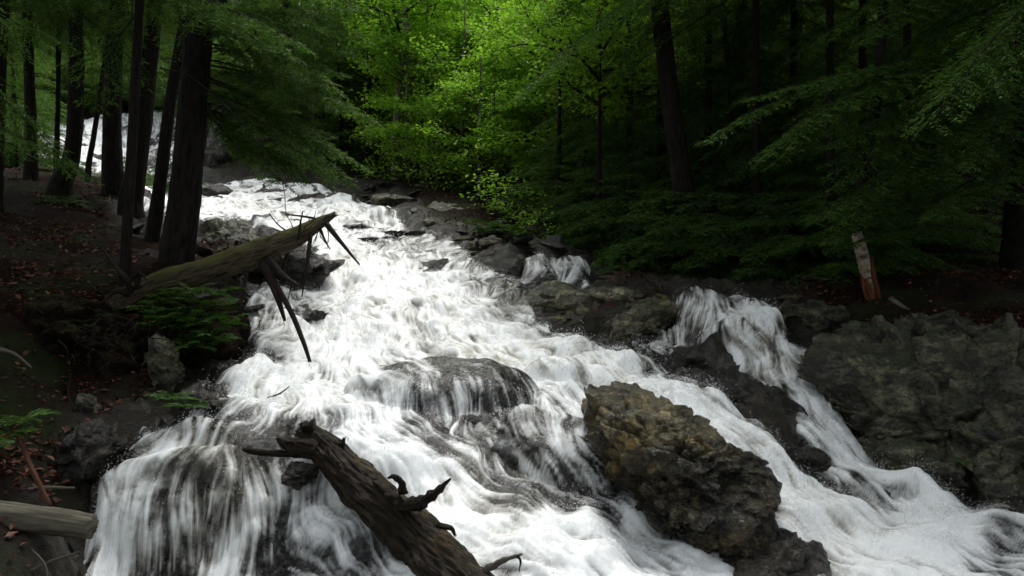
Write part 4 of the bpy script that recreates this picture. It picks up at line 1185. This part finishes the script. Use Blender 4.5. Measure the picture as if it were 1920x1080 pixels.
def hemlock_crown(name, seed, H, spread, nb, droop=.35, bl=.062, z0=0, top_taper=1.3, spacing=.075):
    rg = np.random.default_rng(seed); lv, tw = Leaves(), Twigs()
    for i in range(nb):
        f = (i + rg.random()) / nb
        z = z0 + H * f
        Lb = spread * (1 - f ** top_taper) * rg.uniform(.6, 1.15) + .25
        a = i * 2.39996 + rg.normal(0, .35)
        P0 = np.array((0, 0, z)); P1 = P0 + np.array((math.cos(a) * Lb, math.sin(a) * Lb, Lb * rg.uniform(-droop - .25, -droop + .3)))
        hemlock_bough(lv, tw, P0, P1, Lb * .36 + .08, rg, .12, spacing, bl, .006 + .006 * Lb)
    return lv.mesh('crown', M['hemlock']), tw.mesh('branches', M['twig'])

def leafy_crown(name, seed, H, spread, nlimb, nleaf, size, mat, z0=0.0, limb0=.05):
    rg = np.random.default_rng(seed); lv, tw = Leaves(), Twigs(); tips = []
    for i in range(nlimb):
        f = (i + .5) / nlimb
        a = i * 2.39996 + rg.normal(0, .4)
        Lb = spread * (math.sin(math.pi * (.18 + .78 * f)) ** .7) * rg.uniform(.7, 1.1)
        P0 = np.array((0, 0, z0 + H * f * .85)); P1 = P0 + np.array((math.cos(a) * Lb, math.sin(a) * Lb, Lb * rg.uniform(.05, .55)))
        ax = catmull([P0, (P0 + P1) / 2 + rg.normal(0, .08 * Lb, 3), P1], 8)
        tw.add(ax, limb0 * (1.1 - f) + .006, .006, 5)
        for k in range(7):
            s_ = .3 + .7 * (k + rg.random()) / 7
            q = ax[min(int(s_ * 7), 7)]
            b = unit(np.array((math.cos(a + rg.normal(0, 1.0)), math.sin(a + rg.normal(0, 1.0)), rg.normal(.05, .25))))
            e = q + b * rg.uniform(.25, .6) * (spread * .35 + .2)
            tw.add(np.linspace(q, e, 4), .007, .003, 3); tips.append((q, e))
    per = max(3, nleaf // len(tips))
    for (q, e) in tips:
        s_ = rg.random(per)[:, None] ** .8
        c = q + (e - q) * (s_ * 1.15)
        rad = .10 + .13 * spread / 2
        c = c + rg.normal(0, 1, (per, 3)) * np.array((rad, rad, .055))
        d = unit(unit(e - q) * .5 + rg.normal(0, .7, (per, 3)) * np.array((1, 1, .3)) - UPV * .25)
        ln = size * rg.uniform(.45, 1.35, per)
        lv.add(c, d, ln, ln * .62, unit(UPV + rg.normal(0, .35, (per, 3))), rg.random(per), rg.choice([-.15, .15, .25]))
    return lv.mesh('crown', M[mat]), tw.mesh('branches', M['twig'])

HA = hemlock_crown('tall', 1, 9.0, 2.3, 84)
HB = hemlock_crown('young', 2, 4.6, 1.55, 64, .25, z0=.25)
HC = hemlock_crown('wide', 3, 7.5, 3.0, 46, .45)
HE = hemlock_crown('bushy', 8, 1.7, 1.7, 44, .22, z0=.2, top_taper=4.0)
HD = hemlock_crown('slim', 4, 5.5, 1.15, 60, .5, z0=.2)
DA = leafy_crown('broad', 5, 6.0, 2.6, 26, 8500, .14, 'beech')
DB = leafy_crown('layered', 6, 4.5, 2.1, 20, 6800, .12, 'beech')
DS = leafy_crown('bush', 7, .8, .55, 9, 420, .085, 'beech', limb0=.012)
print('crowns', time.time() - T0)

def put_crown(tree, crown, z, s, rz, off=(0, 0)):
    for nm, d in (('branches', crown[1]), ('crown', crown[0])):
        o = link(nm, d, tree, (off[0], off[1], z), kind='stuff'); o.scale = (s, s, s); o.rotation_euler = (0, 0, rz)

def tree_trunk(name, base, pts, radii, mat, label, cat='tree', group=None, ns=16, nseg=40, seed=0, ridge=.06):
    """base: world point of the foot; pts: trunk axis relative to it"""
    t = link(name, None, None, base, label, cat, group)
    V, F, tc = tube(np.array(pts, float), radii, ns=ns, nseg=nseg, seed=seed, lump=.1, ridge=ridge)
    link('trunk', mesh_data('trunk', V, F, M[mat], {'tc': tc}), t)
    return t

def bank_tree(ipts, d, ir, label, seed, crown, zc, s, rz, mat='bark', name='hemlock_tree', top=9.0, flare=1.2):
    """a trunk seen in the photo: (column, row) points from foot upwards at distance d"""
    P = [at(a, b, d) for a, b in ipts]
    b0 = P[0].copy(); dirn = unit(P[-1] - P[-2])
    ext = P[-1] + dirn * (top - P[-1][2])
    pts = [P[0] - b0 - np.array((0, 0, .45))] + [p - b0 for p in P] + [ext - b0]
    rad = [r * .88 * K * d for r in ir]; rad = [rad[0] * flare, rad[0] * flare * .85] + rad[1:] + [rad[-1] * .35]
    t = tree_trunk(name, b0, pts, rad, mat, label, group='trees on the banks', seed=seed, ns=20, nseg=60)
    if crown is not None:
        zz = zc - b0[2]
        cx = np.interp(zc, [p[2] for p in P] + [ext[2]], [p[0] for p in P] + [ext[0]]) - b0[0]
        put_crown(t, crown, zz, s, rz, (cx, 0))
    return t

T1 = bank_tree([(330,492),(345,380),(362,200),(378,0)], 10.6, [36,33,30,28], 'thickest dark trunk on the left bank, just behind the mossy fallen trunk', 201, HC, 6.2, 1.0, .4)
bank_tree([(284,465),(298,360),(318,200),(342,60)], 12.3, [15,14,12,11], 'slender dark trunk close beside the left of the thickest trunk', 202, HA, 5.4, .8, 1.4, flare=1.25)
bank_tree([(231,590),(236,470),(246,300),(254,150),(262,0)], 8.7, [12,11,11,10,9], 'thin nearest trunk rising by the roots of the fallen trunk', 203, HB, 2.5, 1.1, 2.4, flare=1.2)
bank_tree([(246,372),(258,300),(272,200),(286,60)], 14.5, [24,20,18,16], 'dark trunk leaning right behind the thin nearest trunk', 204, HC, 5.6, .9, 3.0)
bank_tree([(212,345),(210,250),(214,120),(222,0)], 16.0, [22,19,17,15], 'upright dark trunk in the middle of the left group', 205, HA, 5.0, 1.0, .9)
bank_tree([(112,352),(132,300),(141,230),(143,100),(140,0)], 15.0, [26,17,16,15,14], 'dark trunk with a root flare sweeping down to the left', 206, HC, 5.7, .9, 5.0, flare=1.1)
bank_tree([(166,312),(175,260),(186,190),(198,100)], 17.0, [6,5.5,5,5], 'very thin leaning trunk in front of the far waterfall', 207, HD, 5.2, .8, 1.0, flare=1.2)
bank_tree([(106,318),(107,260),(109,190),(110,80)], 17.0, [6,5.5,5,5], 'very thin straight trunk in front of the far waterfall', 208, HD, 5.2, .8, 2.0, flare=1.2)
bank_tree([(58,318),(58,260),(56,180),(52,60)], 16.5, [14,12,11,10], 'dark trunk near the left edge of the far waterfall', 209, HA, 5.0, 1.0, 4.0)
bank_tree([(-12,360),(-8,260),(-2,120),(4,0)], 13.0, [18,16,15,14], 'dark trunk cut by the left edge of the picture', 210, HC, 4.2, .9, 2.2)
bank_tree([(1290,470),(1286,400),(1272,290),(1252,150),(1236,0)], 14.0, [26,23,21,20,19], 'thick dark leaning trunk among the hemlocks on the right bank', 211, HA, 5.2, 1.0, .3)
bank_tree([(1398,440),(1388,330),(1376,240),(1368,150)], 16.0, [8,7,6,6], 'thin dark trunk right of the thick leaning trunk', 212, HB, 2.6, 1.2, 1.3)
bank_tree([(741,322),(741,260),(748,180),(757,80),(760,20)], 25.0, [9,8,7,6,6], 'pale slim trunk among the bright leaves upstream', 213, DB, 6.4, 1.1, 1.3, 'bark_pale', 'leafy_tree', 12)
bank_tree([(690,335),(688,260),(690,160),(695,60)], 27.0, [9,8,7,6], 'dark slim trunk at the left of the bright leaves', 214, HA, 7.0, 1.0, 1.0, 'bark', 'hemlock_tree', 14)

# birch on the right bank: white bark above a peeled, rusty foot
b0 = at(1634, 575, 10.4)
bt = link('birch_tree', None, None, b0, 'white-barked birch with a peeled rusty foot on the right bank', 'tree')
def rel_t(nm, ip, ir, mat, **kw):
    P = np.array([at(*p) for p in ip]) - b0
    V, F, tc = tube(P, [r * K * ip[0][2] for r in ir], **kw)
    return link(nm, mesh_data(nm, V, F, M[mat], {'tc': tc}), bt)
rel_t('white_bark', [(1634,550,10.4),(1627,520,10.4),(1621,495,10.4),(1611,455,10.4),(1606,436,10.4)], [10,12,12,11,9.5], 'birch', ns=22, nseg=30, seed=304, lump=.08)
rel_t('trunk', [(1629,545,10.4),(1622,505,10.4),(1612,455,10.4),(1612,380,10.5),(1626,290,10.6),(1648,150,10.8),(1655,-60,11),(1640,-400,11.4)], [8,9,9,9,10,10,9,6], 'bark', ns=22, nseg=70, seed=301, lump=.08)  # upper birch trunk: its shade is put into the colour as dark bark
rel_t('bare_wood', [(1645,600,10.4),(1634,565,10.4),(1626,530,10.4),(1623,515,10.4)], [8,11,11,8], 'rust_wood', ns=20, nseg=24, seed=302, lump=.35, ridge=.15, jag1=.05)
rel_t('bark_strip', [(1652,570,10.32),(1645,545,10.33),(1637,515,10.33),(1634,480,10.35)], [4,5,5,2], 'rust_wood', ns=8, nseg=14, seed=303, lump=.3)
put_crown(bt, DB, 4.6, 1.0, 1.0, (.2, .3))

# boughs of the thickest trunk that reach right over the stream
lv, tw = Leaves(), Twigs(); rg = np.random.default_rng(77); o0 = at(330, 492, 10.6)
for (a0, r0, a1, r1, dd, wd) in [(385,40,690,80,12.2,.6),(385,80,640,140,12.0,.62),(382,110,600,205,11.8,.6),(380,150,570,260,11.6,.55),(378,170,690,320,11.6,.6),(378,120,700,230,12.8,.62),(378,60,660,20,12.6,.6),
      (376,190,540,330,11.9,.5),(380,20,600,60,11.2,.55),(382,90,520,150,10.4,.5),(384,60,560,110,10.2,.5),(380,140,640,290,12.4,.55),(380,0,720,-20,12.4,.6),(378,200,620,330,12.6,.5),(380,30,500,90,9.9,.45),(378,160,480,250,10.2,.4),(378,100,640,180,13.4,.6),(378,200,600,300,13.4,.5),(378,205,560,338,11.3,.5),(378,205,470,310,10.9,.42),(378,190,660,345,11.9,.55),(378,185,510,345,12.4,.5)]:
    hemlock_bough(lv, tw, at(a0, r0, 10.6) - o0, at(a1, r1, dd) - o0, wd, rg, .10, .06, .062, .016)
    for q in range(2):
        f = rg.uniform(.4, .75); p0 = at(a0, r0, 10.6) * (1 - f) + at(a1, r1, dd) * f + np.array((0, 0, .05)); p1 = p0 + np.array((rg.uniform(.1, .7), rg.uniform(-.5, .5), rg.uniform(-.5, -.1)))
        hemlock_bough(lv, tw, p0 - o0, p1 - o0, .3, rg, .08, .06, .058, .006)
# a long bare branch drooping in front of the foliage
for path in ([(300,128,10.3),(350,140,10.2),(400,178,10.1),(450,228,10),(500,290,10),(530,345,10),(536,400,10)], [(400,178,10.1),(460,205,10),(520,250,10)], [(480,262,10),(515,262,10),(545,300,10)], [(530,345,10),(555,330,10)], [(345,140,10.2),(320,110,10.2),(280,118,10.2)]):
    tw.add(catmull([at(*p) - o0 for p in path], 20), .011, .004, 5)
link('side_branches', tw.mesh('side_branches', M['twig']), T1); link('side_foliage', lv.mesh('side_foliage', M['hemlock']), T1)

# ------------------------------------------------------------------ the forest behind
rg = np.random.default_rng(12)
_trunks = {}
def stock_trunk(h, r, key, mat):
    k = (key, mat)
    if k not in _trunks:
        V, F, tc = tube(np.array([(0, 0, -.5), (0, 0, 0), (rg.normal(0, .06), rg.normal(0, .06), h * .4), (rg.normal(0, .1), rg.normal(0, .1), h)]), [r * 1.35, r * 1.15, r * .85, r * .2], ns=12, nseg=24, seed=len(_trunks) + 400, lump=.1, ridge=.05)
        _trunks[k] = mesh_data('trunk', V, F, M[mat], {'tc': tc})
    return _trunks[k]
def plant_tree(kind, px, d, s=1.0, zc=None, label=None, group=None, drop=.1):
    x = (px - 960) * K * d
    z = ground_at(x, d) - drop
    name = 'hemlock_tree' if kind[0] == 'H' else 'leafy_tree'
    t = link(name, None, None, (x, d, z), label, 'tree', group)
    spec = {'HA': (HA, 10.5, .16, 1.2), 'HB': (HB, 5.2, .06, .1), 'HC': (HC, 9.5, .17, 1.6), 'HE': (HE, 2.0, .04, .05), 'HG': (HC, 11, .05, 4), 'HF': (HA, 10, .10, .15), 'HD': (HD, 6, .06, .1), 'DA': (DA, 7.0, .1, .8), 'DB': (DB, 5.2, .07, .5)}[kind]
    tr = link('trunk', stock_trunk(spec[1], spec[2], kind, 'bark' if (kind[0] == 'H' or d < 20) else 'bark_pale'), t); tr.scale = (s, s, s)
    put_crown(t, spec[0], (spec[3] if zc is None else zc) * s, s, rg.uniform(0, 6.28))
    return t
G_H, L_H = 'hemlocks of the right bank', 'dark hemlock in the shaded stand on the right bank'
for px, d, zc_ in [(1420,13.2,4.2),(1560,12.0,4.6),(1705,12.6,4.6),(1850,13.6,4.4)]:  # tall hemlocks added so their high crowns shade the right bank
    plant_tree('HG', px, d, 1.15, zc_, label=L_H, group=G_H)
for px, d, k, s in [(1120,19,'HF',.85),(1180,17.5,'HF',.8),(1060,21.5,'HF',.7),(1240,16.8,'HF',.85),(1330,15.5,'HF',.8),(1420,14.6,'HF',.75),(1490,14,'HF',.75),(1560,13.6,'HF',.7),(1620,13.2,'HF',.7),
      (1390,17.5,'HA',1.0),(1500,17,'HF',.95),(1180,21.5,'HF',1.0),(1300,20,'HF',1.05),(1620,16,'HF',.95),(1740,17,'HC',1.0),(1850,16,'HA',1.0),(1940,18,'HC',1.1),(1450,21,'HF',1.1),(1660,21,'HC',1.1),(1560,24,'HA',1.3),(1800,23,'HA',1.3),(1330,25,'HA',1.3),(1930,25,'HC',1.4),(1700,28,'HA',1.5),(1480,30,'HC',1.5),
      (1660,12.4,'HE',.75),(1730,13.2,'HE',.8),(1575,12.0,'HE',.7),(1490,12.6,'HE',.75),(1410,13.2,'HE',.8),(1330,13.6,'HE',.8),(1255,14.2,'HE',.85),(1180,15.2,'HE',.85),(1110,16.4,'HE',.8),(1040,17.8,'HE',.7),(1290,15,'HE',1.0)]:
    plant_tree(k, px, d, s, label=L_H, group=G_H)
G_D, L_D = 'bright leafy trees upstream', 'bright green leafy tree lit by the gap above the stream'
for px, d, k, s in [(800,26,'DA',1.0),(870,24,'DB',1.0),(930,27,'DA',1.05),(1000,24.5,'DB',1.1),(1060,27,'DA',1.0),(760,30,'DA',1.1),(850,31,'DA',1.2),(960,32,'DA',1.2),(1110,29,'DA',1.1),(1180,27,'DA',1.0),(900,21.5,'DB',.7),(1030,21,'DB',.75),(720,33,'DA',1.2),(1050,36,'DA',1.4),(880,38,'DA',1.4),(780,40,'DA',1.5),(980,42,'DA',1.6),(1160,38,'DA',1.4),(1250,33,'DA',1.2),(820,22.5,'DB',.55),(765,24.5,'DB',.9),(1090,20.5,'DB',1.15),(1010,22.5,'DA',.9)]:
    plant_tree(k, px, d, s, label=L_D, group=G_D)
for px, d, s, zc_ in [(1125,15.6,.8,3.3),(1050,18.2,.85,3.6),(1185,17,.7,4.2)]:
    plant_tree('DB', px, d, s, zc_, label=L_D, group=G_D)
G_L, L_L = 'hemlocks beyond the upper stream', 'dark hemlock on the slope beyond the upper stream'
for px, d, k, s in [(640,27.5,'HB',1.2),(600,29,'HA',1.1),(540,30,'HA',1.1),(690,29,'HB',1.3),(480,33,'HA',1.1),(660,34,'HA',1.3),(570,36,'HC',1.3),(710,37,'HA',1.4),(420,36,'HA',1.2),(500,42,'HC',1.6),(620,44,'HA',1.7),(340,36,'HA',1.1),(270,38,'HC',1.2),(190,36,'HA',1.1),(120,38,'HC',1.2),(50,35,'HA',1.1),(-10,32,'HC',1.1),(10,25,'HB',1.2),(30,22,'HB',1.0),(150,45,'HA',1.6),(300,46,'HC',1.7),(400,48,'HC',1.7),(20,44,'HC',1.6)]:
    plant_tree(k, px, d, s, label=L_L, group=G_L)
for px, d, s_ in [(30,19.5,.8),(240,21,.55),(330,22.5,.6),(75,30.5,1.2),(160,32,1.2),(250,32,1.2),(340,31,1.3)]:
    plant_tree('HE', px, d, s_, label=L_L, group=G_L)
# wood closing the view farther up the hill
G_F, L_F = 'far trees up the hill', 'far tree closing the view high up the slope'
for i in range(34):
    px = -60 + i * 62 + rg.uniform(-20, 20)
    plant_tree('DA' if 650 < px < 1250 else rg.choice(['HC', 'HA']), px, rg.uniform(50, 62), rg.uniform(1.9, 2.5), label=L_F, group=G_F)
# tall hemlocks at the sides whose boughs hang into the top corners
for x, d, k, s, zc, lab in [(6.6,8.2,'HC',1.05,3.0,'hemlock overhanging the top right corner with drooping sprays'),(6.75,11.4,'HC',1.0,3.0,'tall hemlock on the right bank with high wide boughs'),(-7.6,9.0,'HC',1.0,2.2,'tall hemlock overhanging the top left corner')]:
    z = ground_at(x, d) - .1
    t = link('hemlock_tree', None, None, (x, d, z), lab, 'tree', 'trees on the banks')
    tr = link('trunk', stock_trunk(11, .19, 'side', 'bark'), t)
    put_crown(t, HC, zc - z, s, rg.uniform(0, 6.28))
    if x == 6.75:                                # its long low boughs screen the birch and the dark stand
        lv, tw = Leaves(), Twigs(); r2 = np.random.default_rng(55); o0 = np.array((x, d, z))
        for i in range(38):
            z0 = r2.uniform(.9, 4.6); p0 = np.array((x, d, z0))
            a1 = r2.uniform(1310, 1930); dd = r2.uniform(8.6, 12.6)
            row = 540 - z0 / (d * K)
            p1 = at(a1, min(row + r2.uniform(40, 190), 440 - max(0, a1 - 1690) * .5), dd)
            if i < 10:                          # the lowest ones pass just in front of the birch
                p0[2] = r2.uniform(1.6, 3.4); p1 = at(r2.uniform(1530, 1620), 190 + i * 29, r2.uniform(9.2, 9.9))
            hemlock_bough(lv, tw, p0 - o0, p1 - o0, .62, r2, .12, .085, .066, .016)
        for q0, q1 in (((1790,395,11),(1555,452,9.8)), ((1780,380,11),(1570,425,9.7)), ((1760,420,11),(1590,462,9.9)), ((1790,330,11),(1560,395,9.7))):
            hemlock_bough(lv, tw, at(*q0) - o0, at(*q1) - o0, .5, r2, .08, .07, .062, .012)
        link('side_branches', tw.mesh('side_branches', M['twig']), t, kind='stuff'); link('side_foliage', lv.mesh('side_foliage', M['hemlock']), t, kind='stuff')
# the wood goes on round the viewer
for x, d, s_, zc, lab in [(-5.2,2.2,1.2,4.2,'hemlock beside the viewer on the left bank'),(6.2,3.0,1.2,4.4,'hemlock beside the viewer on the right bank'),(-6.5,-3.5,1.3,4.0,'hemlock behind the viewer to the left'),(5.6,-3.8,1.3,4.0,'hemlock behind the viewer to the right'),(-.8,-8.0,1.4,3.2,'hemlock straight behind the viewer')]:
    t = link('hemlock_tree', None, None, (x, d, -2.0), lab, 'tree', 'trees round the viewer')
    link('trunk', stock_trunk(11, .19, 'side', 'bark'), t)
    put_crown(t, HC, zc + 2, s_, rg.uniform(0, 6.28))

def of_group(g):
    return [o for o in scene.objects if o.parent is None and o.get('group') == g]
name_rows(of_group(G_H), 'dark hemlock on the right bank', (14.3, 18, 22), ('front row', 'second row', 'third row', 'back row'))
name_rows(of_group(G_D), 'bright green leafy tree upstream', (19, 23, 26.5, 31), ('nearest row', 'front row', 'second row', 'third row', 'back row'))
name_rows(of_group(G_L), 'dark hemlock beyond the upper stream', (24, 30.2, 37), ('nearest row', 'front row', 'middle row', 'back row'))
name_rows(of_group(G_F), 'far tree high up the slope', (56,), ('nearer row', 'farthest row'))
print('forest', time.time() - T0)

# ------------------------------------------------------------------ ferns, seedlings, bushes, dead leaves
def frond(seed, Ln=.34, n=15):
    rg = np.random.default_rng(seed); lv = Leaves()
    t = np.linspace(.12, 1, n)
    ax = np.stack([t * Ln, 0 * t, .55 * Ln * (t * 1.5 - t ** 2 * 1.25)], 1)
    wv = .30 * Ln * np.sin(np.pi * (t * .88 + .1)) + .01
    for sgn in (1, -1):
        d = unit(np.stack([np.full(n, .45), sgn * np.ones(n), rg.normal(-.12, .1, n)], 1))
        lv.add(ax, d, wv * rg.uniform(.85, 1.1, n), np.full(n, .075 * Ln), np.tile(UPV, (n, 1)) + rg.normal(0, .1, (n, 3)), rg.random(n), .1)
    lv.add(ax[:-1], unit(np.diff(ax, axis=0)), np.linalg.norm(np.diff(ax, axis=0), axis=1) * 1.1, np.full(n - 1, .008), np.tile(UPV, (n - 1, 1)), rg.random(n - 1))
    return lv.mesh('frond', M['fern'])
FR = [frond(500 + i) for i in range(4)]
rg = np.random.default_rng(91)
def top_of(px, py, d):
    """ray along the photo direction until it meets a rock or the ground near distance d: used only to seat plants on the surface"""
    return at(px, py, d)
def fern(pos, s, nf, label, group, name='fern'):
    e = link(name, None, None, pos, label, 'fern', group)
    for k in range(nf):
        o = link('frond', FR[k % 4], e)
        o.rotation_euler = (rg.normal(0, .15), rg.uniform(-.35, .25), k * 6.283 / nf + rg.uniform(-.3, .3)); q = s * rg.uniform(.75, 1.15); o.scale = (q, q, q)
    return e
FP = [(275,590),(300,570),(330,560),(365,552),(400,556),(425,575),(310,600),(345,590),(380,585),(415,600),(300,615),(340,620),(372,612),(400,630),(360,640),(330,605),(385,655),(430,610),(290,580),(355,570),(410,640),(350,655)]
for (a, b) in FP:
    fe = fern(at(a, b, 8.0 + .0035 * (650 - b) + rg.uniform(-.05, .05)), rg.uniform(.55, .85), 7, 'fern in the green clump covering the mound below the fallen trunk', 'ferns on the mound')
name_rows(of_group('ferns on the mound'), 'fern on the mound below the fallen trunk', (8.14, 8.27), ('lowest row', 'middle row', 'top row'))
for (a, b, d, sc, lab) in [(320,752,7.0,.6,'small green seedling at the bank above the lower left waterfall'),(345,765,6.95,.55,'second small seedling at the water edge above the lower left waterfall'),
     (35,800,5.6,.8,'fern at the left picture edge above the leaning reddish stick'),(8,830,5.4,.6,'fern half out of the picture at the left edge'),(112,388,14.2,1.6,'low green plant on the dark left bank under the trunks'),
     (1805,868,7.1,.3,'tiny bright green plant growing in a crack of the outcrop'),(930,440,15.6,1.7,'fern clump on the bank right of the brown block stone'),(960,445,15.4,1.4,'fern right of the clump on the upstream bank'),(905,432,15.8,1.5,'fern left of the clump on the upstream bank')]:
    fern(at(a, b, d), sc, 7, lab, 'scattered ferns and seedlings')
for (a, b, d, sc, lab) in [(815,352,22,1.1,'bright leafy bush beside the dark boulder upstream'),(850,350,23,1.2,'leafy bush right of the dark boulder upstream'),(935,395,18,1.0,'bright leafy sapling on the far bank'),(760,338,24,1.0,'low bush left of the dark boulder upstream'),(720,340,25,1.0,'low bush at the foot of the pale slim trunk'),(890,358,22,1.1,'bush in the undergrowth of the far bank'),(980,420,17.5,.9,'small bush under the dark hemlocks'),(1010,460,15.5,.8,'small bush above the little side fall')]:
    e = link('bush', None, None, at(a, b + 6, d), lab, 'bush', 'bushes on the far bank')
    put_crown(e, DS, 0, sc * 1.2, rg.uniform(0, 6.28))
# dead leaves on the banks
lv = Leaves(); n = 70000
uu = rg.uniform(-.68, .7, n); LLr = rg.uniform(math.log(4.6), math.log(20), n)
vv = lookup(uu, LLr); sdw = wet_sd(uu, LLr, vv)
dens = vnoise2(uu * np.exp(LLr) * 1.3, np.exp(LLr) * 1.3, 5)
ok = (sdw < -.25) & (rg.random(n) < sstep(.3, .65, dens) * .9 + .12)
uu, LLr = uu[ok], LLr[ok]; yy = np.exp(LLr); xx = uu * yy
zz = np.array([ground_at(a, b) for a, b in zip(xx, yy)]) + .012
k = len(xx)
d = unit(np.stack([rg.normal(0, 1, k), rg.normal(0, 1, k), rg.normal(0, .25, k)], 1))
ln = rg.uniform(.03, .085, k)
lv.add(np.stack([xx, yy, zz], 1), d, ln, ln * .6, unit(UPV + rg.normal(0, .4, (k, 3))), rg.random(k), .2)
link('leaf_litter', lv.mesh('leaf_litter', M['litter']), label='fallen brown and reddish leaves strewn over the banks', cat='leaves', kind='stuff')
print('done', time.time() - T0, 'tris', sum(sum(len(p_.vertices) - 2 for p_ in m_.polygons) if len(m_.polygons) < 3000 else len(m_.loops) - 2 * len(m_.polygons) for m_ in bpy.data.meshes))
